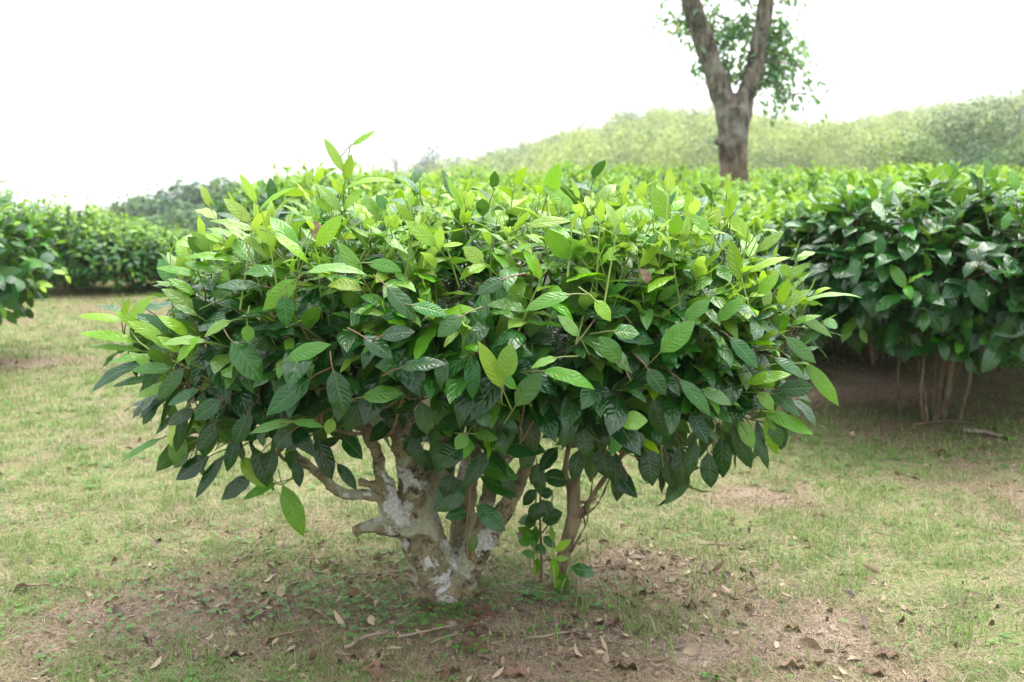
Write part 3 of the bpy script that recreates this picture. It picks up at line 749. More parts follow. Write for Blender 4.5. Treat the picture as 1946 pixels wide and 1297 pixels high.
def remeshed(me, voxel, strength, size, name, parent):
    o = obj(name, me, parent)
    r = o.modifiers.new('join', 'REMESH'); r.mode = 'VOXEL'; r.voxel_size = voxel; r.use_smooth_shade = True
    s = o.modifiers.new('soften', 'SMOOTH'); s.iterations = 3; s.factor = .5
    t = bpy.data.textures.new(name + '_lumps', 'CLOUDS'); t.noise_scale = size; t.noise_depth = 3
    d = o.modifiers.new('lumps', 'DISPLACE'); d.texture = t; d.strength = strength; d.mid_level = .5; d.texture_coords = 'LOCAL'
    return o

def shift(me, loc):
    n = len(me.vertices); co = np.empty(n * 3, np.float32); me.vertices.foreach_get('co', co)
    co = co.reshape(-1, 3) - np.asarray(loc, np.float32); me.vertices.foreach_set('co', co.ravel()); me.update()
    return me

main = empty('tea_bush', T0, 'big spreading tea bush on a thick trunk patched with white lichen', 'tea bush')
tb = Tubes()
limb(tb, [(848, 1172, 0, 62), (846, 1140, 0, 55), (835, 1095, 0, 52), (815, 1050, 0, 46), (800, 1005, 0, 42), (792, 955, .0, 36), (788, 900, .02, 34), (775, 850, .04, 30), (760, 780, .06, 25), (745, 690, .05, 18), (730, 600, .05, 12)])
limb(tb, [(815, 1060, .0, 40), (785, 1010, -.02, 34), (755, 985, -.03, 29), (740, 955, -.03, 23), (735, 930, -.03, 20), (722, 900, -.03, 13), (720, 870, -.02, 12), (700, 830, -.02, 12), (690, 790, -.02, 10), (660, 720, -.02, 8), (620, 660, 0, 6)])
limb(tb, [(770, 1000, -.02, 24), (735, 1002, -.04, 19), (705, 998, -.05, 13), (672, 1012, -.06, 11)])
limb(tb, [(735, 945, -.03, 14), (705, 940, -.03, 11), (665, 942, -.02, 11), (635, 930, 0, 11), (605, 900, .02, 9), (570, 870, .03, 7), (520, 820, .05, 5), (470, 760, .06, 4)])
limb(tb, [(735, 935, -.04, 12), (715, 922, -.05, 9), (682, 916, -.06, 8)])
limb(tb, [(855, 1150, 0, 48), (872, 1115, -.01, 36), (893, 1075, -.02, 30), (912, 1035, -.03, 26), (938, 995, -.03, 21), (968, 955, -.03, 17), (988, 915, -.03, 13), (1003, 880, -.03, 12), (1010, 840, -.03, 11), (990, 760, -.03, 9), (985, 690, .0, 7)])
limb(tb, [(900, 1060, -.03, 20), (925, 1035, -.05, 17), (950, 1030, -.06, 11)])
limb(tb, [(868, 1110, .05, 36), (876, 1050, .09, 28), (880, 990, .10, 24), (885, 930, .10, 22), (900, 850, .10, 18), (930, 750, .1, 13), (960, 640, .1, 8)])
limb(tb, [(905, 1040, .0, 20), (920, 980, .03, 16), (940, 900, .05, 14), (1010, 800, .08, 11), (1100, 700, .08, 8), (1180, 620, .08, 6)])
limb(tb, [(795, 960, .02, 26), (835, 900, .05, 22), (850, 820, .06, 18), (840, 720, .05, 13), (860, 620, .05, 9)])
for rt in ([(800, 1130, -.03, 24), (775, 1162, -.06, 16), (748, 1190, -.08, 6)], [(890, 1125, 0, 24), (915, 1160, .0, 15), (945, 1185, .0, 6)], [(850, 1135, -.05, 26), (862, 1178, -.10, 14), (880, 1215, -.14, 6)], [(815, 1130, .05, 24), (780, 1140, .12, 12), (740, 1150, .2, 5)]):
    limb(tb, rt, 10, 8, .1)
limb(tb, [(775, 870, .03, 18), (755, 850, -.02, 12), (770, 838, -.03, 8)])
me = shift(tb.mesh('trunk', M_LICHEN), T0)
remeshed(me, .004, .02, .035, 'trunk', main)
# woody twigs from the limbs to the shoots
def twigs(name, ends, hubs, rng, mat, parent, origin):
    """woody twigs: hubs feed nearer ends first, later ends may branch off an earlier twig"""
    tb = Tubes(); nodes = [np.array(h) for h in hubs]; lev = [0] * len(hubs)
    hc = np.mean(hubs, 0)
    for k in np.argsort(np.min([np.linalg.norm(ends - h, axis=1) for h in hubs], axis=0)):
        e = ends[k]
        A = np.array(nodes); D = np.linalg.norm(A - e, axis=1) + .06 * np.array(lev) + .5 * np.maximum(0, A[:, 2] - e[2] + .02)
        q = int(np.argmin(D)); h = nodes[q]; dl = np.linalg.norm(e - h)
        if dl < .03: continue
        m = (h + e) / 2 + rng.normal(0, .09, 3) * dl + [0, 0, -.10 * dl]
        r0 = max(.0022, .0062 - .0014 * lev[q])
        c = spline([h, m, e], 8)
        tb.add(c, np.linspace(r0, max(.0018, r0 * .55), 8), 6, cap=False, lump=.08)
        nodes += [c[4], e]; lev += [lev[q] + 1, lev[q] + 2]
    return obj(name, shift(tb.mesh(name, mat), origin), parent)
BASES = np.concatenate(BASES)
hub = [P(x, y, D0 + d) for x, y, d in ((740, 650, .05), (700, 820, -.02), (620, 660, 0), (470, 760, .06), (990, 720, -.02), (960, 640, .1), (1180, 620, .08), (860, 640, .05), (590, 890, .02), (760, 780, .06), (930, 760, .1))]
twigs('branches', BASES[BASES[:, 0] < XS], hub, np.random.default_rng(3), M_TWIG, main, T0)
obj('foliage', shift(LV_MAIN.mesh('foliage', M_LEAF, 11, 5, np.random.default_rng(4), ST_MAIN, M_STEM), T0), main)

slim = empty('tea_bush', S0, 'slender tea bush on thin brown stems, crown merging into the right of the big bush', 'tea bush')
tb = Tubes()
DS = S0[1] - D0
for ln in ([(1062, 1128, DS, 20), (1066, 1080, DS, 17), (1078, 1030, DS, 20), (1090, 980, DS, 19), (1092, 930, DS, 16), (1100, 880, DS, 14), (1150, 780, DS - .05, 11), (1210, 680, DS - .1, 8), (1260, 600, DS - .05, 6)],
           [(1078, 1040, DS, 13), (1100, 985, DS, 10), (1125, 945, DS - .02, 7), (1152, 905, DS - .03, 7), (1210, 830, DS - .05, 6), (1300, 740, DS - .1, 5), (1400, 660, DS - .1, 4)],
           [(1085, 1000, DS + .02, 12), (1082, 930, DS + .04, 9), (1075, 880, DS + .05, 8), (1120, 760, DS + .1, 6), (1290, 640, DS + .15, 5)],
           [(1100, 985, DS - .02, 4), (1130, 965, DS - .04, 3.4), (1150, 930, DS - .05, 3.2), (1165, 890, DS - .05, 3)],
           [(1085, 1050, DS - .02, 4), (1112, 1000, DS - .03, 3), (1118, 975, DS - .02, 2.6), (1128, 900, DS - .01, 2.4)],
           [(1103, 950, DS - .03, 2.4), (1112, 1000, DS - .04, 2.2), (1118, 1050, DS - .04, 2), (1128, 1098, DS - .04, 1.6)]):
    limb(tb, ln, 9, 16, .06, .72)
me = shift(tb.mesh('stems', M_BROWNSTEM), S0)
remeshed(me, .0025, .006, .03, 'stems', slim)
hub = [P(x, y, D0 + d) for x, y, d in ((1210, 690, -.08), (1260, 610, -.03), (1310, 735, -.08), (1390, 665, -.08), (1290, 650, .15), (1215, 820, -.03))]
twigs('branches', BASES[BASES[:, 0] >= XS], hub, np.random.default_rng(5), M_TWIG, slim, S0)
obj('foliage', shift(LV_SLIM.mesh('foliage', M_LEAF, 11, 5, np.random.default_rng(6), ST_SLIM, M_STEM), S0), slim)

# seedlings between the two trunks
def seedling(label, foot, lines, leaves, Y, seed):
    rng = np.random.default_rng(seed)
    o = empty('tea_seedling', foot, label, 'seedling', 'seedlings beside the slender stems')
    tb = Tubes()
    for ln, age, r in lines:
        q = spline([P(a, b, Y) + [0, rng.normal(0, .01), 0] for a, b in ln], 10)
        tb.add(q, np.linspace(r, r * .55, 10), 6, a=age)
    lv = Leaves()
    for bx, by, tx, ty, w, age, up, bend in leaves:
        pb, pt = P(bx, by, Y - .01), P(tx, ty, Y - .01 + rng.normal(0, .025))
        d = nrm(pt - pb); nn = nrm((np.array([0, 0, CAMH]) - pb) * (1 - up) + UP * (.3 + up))
        n_or = nrm(nn - d * (nn @ d))
        lv.add(pb, nrm(d + n_or * math.tan(bend * .5)), nn, np.linalg.norm(pt - pb) * 1.05, w / FPX * Y * 1.1, bend, .2, .1, age)
    obj('stem', shift(tb.mesh('stem', M_STEM), foot), o)
    obj('foliage', shift(lv.mesh('foliage', M_LEAF, 10, 5, rng), foot), o)
q1 = G(1020, 1108)
seedling('upright tea seedling with dark green leaves and red brown stems, left of the slender stems', q1,
         [([(1016, 1112), (1015, 1040), (1018, 960), (1022, 900)], .3, .0042), ([(1028, 1112), (1029, 1050), (1026, 980), (1030, 880)], .85, .0048), ([(1030, 1010), (1045, 985), (1050, 930)], .8, .003)],
         [(1015, 1020, 985, 1003, 18, .45, .4, .5), (1015, 1030, 985, 1028, 22, .5, .4, .6), (1016, 1055, 992, 1050, 16, .6, .4, .5), (1018, 1035, 1036, 1052, 18, .8, .3, .4), (1020, 985, 985, 992, 20, .8, .3, .5), (1018, 975, 1000, 1005, 20, .85, .2, .4), (1030, 990, 1068, 975, 32, .85, .2, .4), (1028, 955, 1010, 990, 30, .9, .1, .4),
          (1030, 950, 1045, 985, 30, .95, .2, .4), (1026, 940, 1050, 935, 22, .95, .4, .4), (1020, 1000, 1012, 1040, 18, .7, .2, .4), (1032, 1020, 1055, 1040, 18, .8, .2, .4), (1018, 930, 995, 960, 22, .95, .3, .4), (1030, 905, 1085, 915, 34, .95, .4, .6), (1022, 1060, 1020, 1090, 14, .6, .1, .2), (1030, 880, 1010, 920, 26, 1, .2, .3)], q1[1], 41)
q2 = G(1060, 1124)
seedling('small tea seedling with bright yellow green leaves at the foot of the slender stems', q2,
         [([(1056, 1128), (1052, 1090), (1050, 1050), (1054, 1020)], .2, .0034), ([(1064, 1126), (1070, 1105), (1085, 1085), (1095, 1078)], .4, .003)],
         [(1054, 1048, 1084, 1026, 16, .1, .3, .4), (1055, 1062, 1080, 1062, 13, .15, .4, .4), (1050, 1060, 1057, 1100, 16, .2, .1, .3), (1070, 1088, 1068, 1126, 24, .6, .1, .3), (1085, 1078, 1130, 1094, 26, .85, .5, .7), (1052, 1030, 1046, 1000, 12, .25, .2, .3), (1060, 1100, 1062, 1122, 18, .3, .2, .3)], q2[1] - .02, 42)

# ------------------------------------------------------------------ other tea bushes
def bush_parts(rx, ry, zt, zb, n, size, seed, nv, nu, mat, stems, m=6, ytop=.75, yside=.12, stem=.15, stem_r=.012, spread=.12, flat=.88):
    """meshes of a rounded, flat topped tea bush standing at the origin"""
    rng = np.random.default_rng(seed)
    lv = Leaves(); tb = Tubes()
    u = rand_dir(rng, n * 2); u = u[(u[:, 2] > -.75)][:n]; n = len(u)
    cz, hz = (zt + zb) / 2, (zt - zb) / 2
    e = np.sign(u) * np.abs(u) ** np.array([.97, .97, flat])
    ph = rng.uniform(0, 6.3, 4)
    az = np.arctan2(u[:, 1], u[:, 0])
    rr = 1 + .09 * np.sin(2 * az + ph[0] + 1.5 * u[:, 2]) + .06 * np.sin(3 * az + ph[1]) + .05 * np.sin(5 * az + 4 * u[:, 2] + ph[2])
    pts = e * np.array([rx, ry, hz]) * rr[:, None] * rng.uniform(.80, 1.05, n)[:, None] + [0, 0, cz]
    nn = nrm(e / np.array([rx, ry, hz * .8]))
    top = smooth(.35, .8, u[:, 2])
    young = np.clip(yside * rng.random(n) * 2 + ytop * top * rng.uniform(.7, 1.2, n) + (rng.random(n) < .1) * .4, 0, 1)
    base = shoots(lv, tb, pts, nn, rng, size=size, m=m, young=young, stem=stem, sides=3, aspect=.42)
    # inner leaves close the crown
    k = rng.choice(n, n // 3, replace=False)
    q = (pts[k] - [0, 0, cz]) * rng.uniform(.45, .8, len(k))[:, None] + [0, 0, cz]
    shoots(lv, None, q, nn[k], rng, size=size, m=m, young=np.full(len(k), .05), stem=stem, sides=3, aspect=.45)
    wood = Tubes()
    for i in range(stems):
        a = rng.uniform(0, 6.3); r0 = rng.uniform(.15, 1) * spread
        f = np.array([math.cos(a) * r0, math.sin(a) * r0, -.03])
        tip = np.array([math.cos(a + rng.normal(0, .5)) * rx * .6, math.sin(a) * ry * .6, cz + rng.uniform(-.1, .3) * hz])
        md = f * .7 + tip * .3 + [rng.normal(0, .02), rng.normal(0, .02), .5 * zb + .05]
        jt = lambda a: rng.normal(0, a, 3)
        s = spline([f, f * .6 + md * .4 + jt(.018), md * [.8, .8, 1] + jt(.03), tip * [.5, .5, .75] + jt(.04), tip], 14)
        wood.add(s, np.linspace(stem_r, stem_r * .35, 14) * rng.uniform(.45, 1.4), 7, lump=.1)
    for k in rng.choice(n, min(n, 40), replace=False):
        s = spline([[rng.normal(0, .08), rng.normal(0, .08), cz - .2 * hz], base[k] * .5 + [0, 0, cz * .45], base[k]], 7)
        wood.add(s, np.linspace(.007, .002, 7), 5, cap=False)
    return wood.mesh('stems', M_BROWNSTEM), lv.mesh('foliage', mat, nv, nu, rng, tb, M_STEM)

def tea_bush(loc, meshes, label, group=None, rz=0.0, s=(1, 1, 1), names=('stems', 'foliage')):
    o = empty('tea_bush', loc, label, 'tea bush', group, rz)
    o.scale = s
    for nme, me in zip(names, meshes): obj(nme, me, o)
    return o

rb = bush_parts(.74, .64, 1.12, .31, 640, .135, 51, 8, 5, M_LEAF, 12, stem_r=.0115, spread=.14, flat=1.05, ytop=.42, yside=.13)
tea_bush((R0[0] + .06, R0[1] + .05, 0), rb, 'dark leafy tea bush standing at the right on a cluster of bare brown stems')
protos = [bush_parts(.78, .70, 1.05, .28, 340, .135, 60 + k, 6, 3, M_LEAF_FAR, 6, m=5, ytop=.82, yside=.36, stem=.19) for k in range(4)]
rs = np.random.default_rng(71)
def place(px_or_x, y, label, group, k=None, h=1.0, z=None):
    k = rs.integers(0, 4) if k is None else k
    zz = float(terrain(px_or_x, y)) if z is None else z
    src = low[k % 2] if group == ROWG else protos[k]
    w = rs.uniform(.95, 1.15) * (.66 if group == ROWG else 1)
    return tea_bush((px_or_x, y, zz - .01), src, label, group, rs.uniform(0, 6.3), (w, w, h))
ROWG = 'tea bushes of the far row on the left'
GF_ = 'tea bushes of the field behind the big bush'
low = [bush_parts(.80, .70, 1.05, .06, 380, .13, 67 + k, 6, 3, M_LEAF_FAR, 6, m=5, ytop=.85, yside=.4, stem=.2) for k in range(2)]
def xof(px, Y): return (px - CX) / FPX * Y / cp
place(R0[0] + 1.25, R0[1] + .35, 'tea bush cut off by the right edge, next to the dark bush on bare stems', None, 1, .97)
place(R0[0] - 1.0, R0[1] + 1.35, 'tea bush in deep shade close behind and left of the dark bush on bare stems', None, 2, .88)
place(R0[0] + .35, R0[1] + 1.45, 'tea bush directly behind the dark bush on bare stems', None, 0, .93)
# left group
place(xof(-150, 5.9), 5.9, 'nearest tea bush at the left edge of the photo, its leaves hanging over the grass', None, 3, 1.02)
ROWG = 'tea bushes of the far row on the left'
for px, Y, h, lab in ((0, 9.2, .92, 'tall tea bush of the far left row, just behind the nearest left edge bush'), (140, 10.0, .84, 'tea bush of the far left row, yellow green on top, under the skyline notch'), (243, 9.9, .64, 'low pale tea bush in the middle of the far left row'),
                      (330, 10.2, .54, 'dark tea bush at the right end of the far left row, beside the big bush'), (440, 10.6, .52, 'tea bush showing in the gap just left of the big bush crown')):
    place(xof(px, Y), Y, lab, ROWG, None, h)
for px, Y in ((10, 11.4), (150, 11.3)):
    place(xof(px, Y), Y, 'tea bush standing behind the far left row, only bits of it showing', 'tea bushes behind the far left row', None, .66)
for px, Y, h, lab in ((625, 9.2, 1.12, 'rounded taller tea bush rising in sunlight behind the upper left of the big bush'), ):
    place(xof(px, Y), Y, lab, GF_, None, h, 0.0)
# the field: rows running back, every bush an object
lab_f = 'tea bush of the dense field behind the big bush, its bright leafy top in view'
lab_b = 'tea bush of the farthest field rows, a thin bright band below the hill'
for r, Y in enumerate((5.3, 6.4, 7.5, 8.7, 9.9, 11.2, 12.6, 14.2, 16.0, 18.2, 20.6, 23.2)):
    xl = np.interp(Y, [5.3, 7.5, 9.9, 11.2, 16, 23], [.25, -.8, -1.7, -2.3, -3.4, -4.6]); xr = xof(2010, Y)
    xs_ = np.arange(xl, xr, 1.22 if Y < 10 else 1.4 if Y < 17 else 1.55)
    for x in xs_:
        if Y < 6 and x > R0[0] - 1.3: continue
        place(x + rs.normal(0, .12), Y + rs.normal(0, .14), lab_f if Y < 10 else lab_b, GF_ if Y < 10 else 'tea bushes of the farthest field rows', None, rs.uniform(.86, 1.08) + .010 * (Y - 5))

# ------------------------------------------------------------------ forked tree
def px_tree(px, py, Y): return P(px, py, Y)
TY = 13.6
def forked_tree():
    rng = np.random.default_rng(81)
    foot = np.array([P(1395, 330, TY)[0], TY, float(terrain(P(1395, 330, TY)[0], TY))])
    o = empty('forked_tree', foot, 'tall tree with a thick rough trunk forking in two, rising from the tea field', 'tree')
    tb = Tubes()
    def L(line, n=20):
        a = np.array([[*P(x, y, TY + dy), .89 * r / FPX * TY] for x, y, dy, r in line])
        s = spline(a, n); tb.add(s[:, :3], s[:, 3], 14, lump=.07); return s
    L([(1396, 480, 0, 33), (1396, 400, 0, 30), (1396, 330, 0, 28), (1394, 285, 0, 31), (1392, 245, 0, 33), (1394, 205, 0, 33)])
    a1 = L([(1388, 240, 0, 24), (1374, 190, 0, 24), (1358, 140, 0, 22), (1338, 80, 0, 22), (1312, 0, 0, 20), (1290, -110, .1, 17), (1250, -260, .3, 13), (1180, -420, .5, 9), (1100, -560, .7, 5)])
    a2 = L([(1400, 240, 0, 24), (1416, 185, 0, 21), (1434, 130, 0, 19), (1446, 60, 0, 18), (1456, 0, 0, 17), (1470, -110, -.1, 15), (1500, -260, -.3, 12), (1560, -420, -.5, 8), (1640, -580, -.6, 5)])
    L([(1378, 275, -.05, 12), (1366, 268, -.1, 11), (1362, 276, -.1, 8)], 6)
    limbs = [a1, a2]
    for ln in ([(1300, -60, .1, 10), (1380, -200, .5, 8), (1430, -400, .9, 5)], [(1470, -100, -.1, 10), (1400, -260, -.8, 8), (1350, -450, -1.2, 5)], [(1280, -160, .2, 9), (1180, -220, -.5, 7), (1060, -300, -.9, 4)], [(1490, -200, -.2, 9), (1600, -240, .5, 7), (1740, -300, 1.0, 4)]):
        limbs.append(L(ln, 12))
    me = shift(tb.mesh('trunk', M_BARK), foot)
    remeshed(me, .022, .07, .18, 'trunk', o)
    lv = Leaves(); tw = Tubes()
    def spray(p0, p1, n, ln=.105):
        n = int(n * 2.0)
        q = spline([p0, (p0 + p1) / 2 + [0, 0, .12], p1], 9)
        tw.add(q, np.linspace(.014, .004, 9), 5, cap=False)
        t = rng.random(n) ** .7
        c = np.array([q[min(8, int(x * 8.99))] for x in t]) + rng.normal(0, .07, (n, 3))
        d = nrm(rng.normal(size=(n, 3)) * [1, 1, .5] + [0, 0, -.75] + .5 * nrm(p1 - p0))
        nn = UP + .8 * rng.normal(size=(n, 3))
        l = ln * rng.uniform(.65, 1.25, n)
        ag = np.clip(rng.normal(.62, .25, n), .22, 1); ag[rng.random(n) < .012] = 0.02
        lv.add(c, d, nn, l, l * rng.uniform(.34, .46, n), rng.normal(.5, .3, n), .2, .1, ag)
    # sprays in view, traced: from, to
    for x0, y0, x1, y1, dy, n in ((1320, 60, 1248, 45, -.2, 22), (1318, 40, 1275, 75, -.3, 22), (1312, 0, 1265, 5, .2, 22), (1400, 100, 1360, 60, .4, 40), (1410, 40, 1380, 90, .4, 40), (1450, 120, 1520, 120, .4, 50), (1450, 140, 1480, 190, .4, 44), (1445, 80, 1500, 100, .3, 50), (1330, 50, 1300, 70, -.4, 40), (1335, 60, 1330, 130, -.4, 46), (1345, 90, 1332, 150, -.35, 30), (1320, 10, 1345, 60, -.35, 40), (1340, 60, 1390, 60, .2, 44), (1345, 80, 1385, 120, -.2, 50),
                                  (1440, 90, 1405, 60, .3, 46), (1445, 70, 1420, 40, .2, 34), (1440, 100, 1400, 150, -.3, 44), (1430, 140, 1395, 170, .2, 22), (1440, 110, 1420, 150, -.3, 24), (1448, 60, 1500, 60, .2, 40), (1448, 70, 1525, 90, -.2, 46), (1445, 90, 1545, 160, -.3, 44), (1440, 110, 1500, 150, .3, 56),
                                  (1435, 130, 1490, 190, .2, 44), (1430, 150, 1520, 205, -.2, 34), (1440, 120, 1570, 160, .1, 18), (1430, 160, 1465, 215, -.3, 30), (1500, 180, 1575, 215, .2, 12), (1452, 20, 1520, 20, -.2, 22), (1430, 20, 1400, -10, .2, 30), (1450, 60, 1470, 130, -.3, 50), (1455, 100, 1480, 160, .3, 40), (1385, 110, 1378, 150, .2, 20), (1350, 60, 1372, 20, .2, 20)):
        spray(P(x0, y0, TY), P(x1, y1, TY + abs(dy) * 2.2 - .25), n)
    # the crown above the picture
    for s in limbs:
        for k in range(26):
            t = rng.integers(len(s) // 3, len(s)); p = s[t, :3]
            if p[2] < 4.5: continue
            spray(p, p + rand_dir(rng, 1)[0] * rng.uniform(.6, 1.5) * [1, 1, .6] + [0, 0, .15], 34)
    obj('crown', shift(lv.mesh('crown', M_TREE_LEAF, 5, 3, rng, tw, M_BARK), foot), o)
forked_tree()

# ------------------------------------------------------------------ hill, wood and far trees
RY = 250.0
ridge_px = [(-900, 440), (300, 425), (600, 384), (700, 372), (850, 352), (950, 334), (1000, 321), (1100, 294), (1190, 261), (1280, 261), (1340, 280), (1500, 292), (1600, 276), (1700, 254), (1800, 240), (1946, 214), (2300, 205), (2900, 200)]
RX = np.array([P(a, b, RY)[0] for a, b in ridge_px]); RZ = np.array([P(a, b, RY)[2] for a, b in ridge_px])
def hill_z(x, y):
    r = np.interp(np.asarray(x) * (1 - .0), RX, RZ)
    t = np.clip((np.asarray(y) - 45) / (RY - 45), 0, 1)
    prof = .28 * t + .72 * smooth(0, 1, t)
    back = 1 - .5 * smooth(RY, RY + 120, y)
    b0 = -3 - 30 * smooth(20, -60, np.asarray(x))
    return b0 + (r - b0) * prof * back + 1.6 * (fbm(x, y, .035, 3, 9) - .5) * np.minimum(1, t * 4)
hx = np.linspace(-330, 420, 110); hy = np.linspace(45, 380, 60)
HX, HY = np.meshgrid(hx, hy)
i = np.arange(len(hy) - 1)[:, None] * len(hx); j = np.arange(len(hx) - 1)[None]
HF = np.stack([i + j, i + j + 1, i + len(hx) + j + 1, i + len(hx) + j], -1).reshape(-1, 4)
M_HILL = simple_mat('hill_undergrowth', (.13, .17, .06), .95, ((.24, .25, .11), .4, .4, .65))
tag(obj('hill', np_mesh('hill', np.stack([HX, HY, hill_z(HX, HY)], -1).reshape(-1, 3), HF, M_HILL)), kind='structure')

def crown_cloud(lv, cen, rx, rz, n, rng, size, age, lobes=5):
    """leaf clumps through the crown's volume, gathered in lobes"""
    lc = rand_dir(rng, lobes) * rng.uniform(.35, .75, lobes)[:, None] * [rx, rx, rz * .9]; lc[:, 2] = np.abs(lc[:, 2]) * .9 - rz * .25
    k = rng.integers(0, lobes, n); lr = rng.uniform(.4, .62, lobes)
    u = rand_dir(rng, n)
    p = lc[k] + u * (lr[k] * rng.uniform(.55, 1.05, n))[:, None] * [rx, rx, rz]
    for q, r in ((0, rx), (1, rx), (2, rz)):
        lo, hi = np.percentile(p[:, q], (1, 99)); p[:, q] = (p[:, q] - (lo + hi) / 2) * (2 * r / (hi - lo))
    l = size * rng.uniform(.6, 1.4, n)
    d = nrm(np.cross(u, rng.normal(size=(n, 3)))); nn = nrm(1.5 * u + .4 * UP + .45 * rng.normal(size=(n, 3)))
    lv.add(cen + p, d, nn, l, l * rng.uniform(.5, .8, n), rng.normal(.4, .4, n), .2, .1, np.clip(age + rng.normal(0, .13, n) + .25 * (rng.random(lobes)[k] - .5), 0, 1))

def hill_wood(rng):
    lv = Leaves(); tot = 0
    pts = []
    while len(pts) < 2000:
        y = 105 + 155 * rng.random() ** .8; px = rng.uniform(480, 2150); x = xof(px, y)
        pts.append((x, y))
    for x, y in pts:
        z = float(hill_z(x, y)); s = rng.uniform(1.5, 3.0)
        n = int(np.interp(y, [70, 120, 250], [480, 330, 190]) * s / 2.4)
        crown_cloud(lv, np.array([x, y, z + s * rng.uniform(.6, 1.8)]), s, s * rng.uniform(.8, 1.2), n, rng, np.interp(y, [70, 250], [.32, .62]), np.clip(.38 + .5 * (fbm(x, y, .05, 3, 2) - .5) + rng.normal(0, .18) + .4 * (rng.random() < .16), 0, 1), 7)
    me = lv.mesh('hillside_wood', M_HILL_LEAF, 3, 2, rng)
    tag(obj('hillside_wood', me), 'pale green wood of small round trees covering the far hill', None, None, 'stuff')
hill_wood(np.random.default_rng(91))

def far_tree(label, px, ptop, wpx, Y, mat, age, seed, base=None, group=None, n=900, name='hill_tree', size=None, squash=1.0, lobes=9):
    rng = np.random.default_rng(seed)
    top = P(px, ptop, Y); w = wpx / FPX * Y
    x = top[0]
    z0 = (float(hill_z(x, Y)) if Y > 60 and px > 450 else float(terrain(x, Y))) - .2 if base is None else base
    o = empty(name, (x, Y, z0), label, 'tree', group)
    H = max(top[2] - z0, w * .6)
    rz = min(w * .5 * squash, H * .46)
    cz = H - rz * 1.02
    tb = Tubes()
    tb.add(spline([[0, 0, -.3], [w * .02, 0, cz * .5], [0, w * .02, cz], [w * .03, 0, H * .85]], 10), np.linspace(w * .035, w * .012, 10), 8)
    for k in range(7):
        e = rand_dir(rng, 1)[0] * [w * .38, w * .38, rz * .5]
        tb.add(spline([[0, 0, cz * .7], [e[0] * .5, e[1] * .5, cz * .95], [e[0], e[1], cz + abs(e[2])]], 6), np.linspace(w * .016, w * .005, 6), 5)
    lv = Leaves()
    crown_cloud(lv, np.array([0, 0, cz]), w * .5, rz, n, rng, size or w * .055, age, lobes)
    obj('trunk', tb.mesh('trunk', M_BARK), o)
    obj('crown', lv.mesh('crown', mat, 3, 3, rng), o)
    return o
RID = 'trees standing out on the hill ridge'
far_tree('dark pair of rounded crowns standing out at the left end of the ridge', 820, 268, 84, 225, M_SLOPE_LEAF, .95, 1, group=RID, n=1500)
far_tree('small round tree on the ridge left of the dark rounded crowns', 753, 288, 40, 225, M_SLOPE_LEAF, .8, 2, group=RID, n=800)
far_tree('bushy tree topping the first hump of the ridge', 1198, 200, 54, 228, M_SLOPE_LEAF, .72, 3, group=RID, n=1200)
far_tree('flat topped tree on the ridge just left of the forked tree', 1262, 200, 60, 228, M_SLOPE_LEAF, .65, 4, group=RID, n=1200)
far_tree('pale tree on the ridge close to the left of the forked trunk', 1318, 214, 44, 228, M_SLOPE_LEAF, .5, 5, group=RID, n=900)
far_tree('small tree on the slope of the ridge above the middle of the big bush', 993, 258, 28, 228, M_SLOPE_LEAF, .5, 17, group=RID, n=600)
NR = 'big trees on the near slope at the right'
far_tree('big rounded green tree on the near slope below the right skyline', 1845, 190, 200, 58, M_SLOPE_LEAF, .7, 6, group=NR, n=5200, size=.2, squash=1.25, lobes=22)
far_tree('tallest tree at the right edge of the skyline', 1940, 158, 190, 62, M_SLOPE_LEAF, .78, 7, group=NR, n=5000, size=.2, squash=1.4, lobes=20)
far_tree('low yellowish green tree at the foot of the near slope', 1735, 250, 150, 52, M_SLOPE_LEAF, .42, 8, group=NR, n=1800, size=.2, lobes=14)
far_tree('bright green shrubby tree low at the right edge of the photo', 1940, 262, 110, 44, M_SLOPE_LEAF, .5, 9, group=NR, n=1500, size=.17, lobes=12)
far_tree('dark tree in the gap below the big rounded tree', 1850, 268, 110, 50, M_DARK_LEAF, .7, 10, group=NR, n=1500, size=.2, lobes=12)
LT = 'trees beyond the far left row'
far_tree('dark rounded tree crown beyond the far left row', 350, 352, 170, 62, M_DARK_LEAF, .8, 11, base=-6.0, group=LT, n=6500, size=0.43, squash=.9, lobes=18)
far_tree('lower grey green tree left of the dark rounded crown', 240, 378, 130, 66, M_DARK_LEAF, .3, 12, base=-7.0, group=LT, n=5000, size=0.40, lobes=14)
far_tree('grey green tree below the dark rounded crown, close to the tea row', 330, 400, 200, 50, M_DARK_LEAF, .4, 13, base=-5.5, group=LT, n=6000, size=0.35, lobes=14)
far_tree('tree right of the dark rounded crown, beside the big bush', 430, 340, 90, 58, M_DARK_LEAF, .35, 14, base=-5.5, group=LT, n=4000, size=0.32, squash=1.3, lobes=11)
far_tree('pale tree top in the notch left of the dark rounded crown', 180, 390, 110, 75, M_SLOPE_LEAF, .4, 15, base=-8.0, group=LT, n=4000, size=.24, lobes=12)
far_tree('pale far tree at the left of the skyline, above the tall row bush', 60, 385, 140, 80, M_SLOPE_LEAF, .5, 16, base=-8.0, group=LT, n=4000, size=.26, lobes=12)

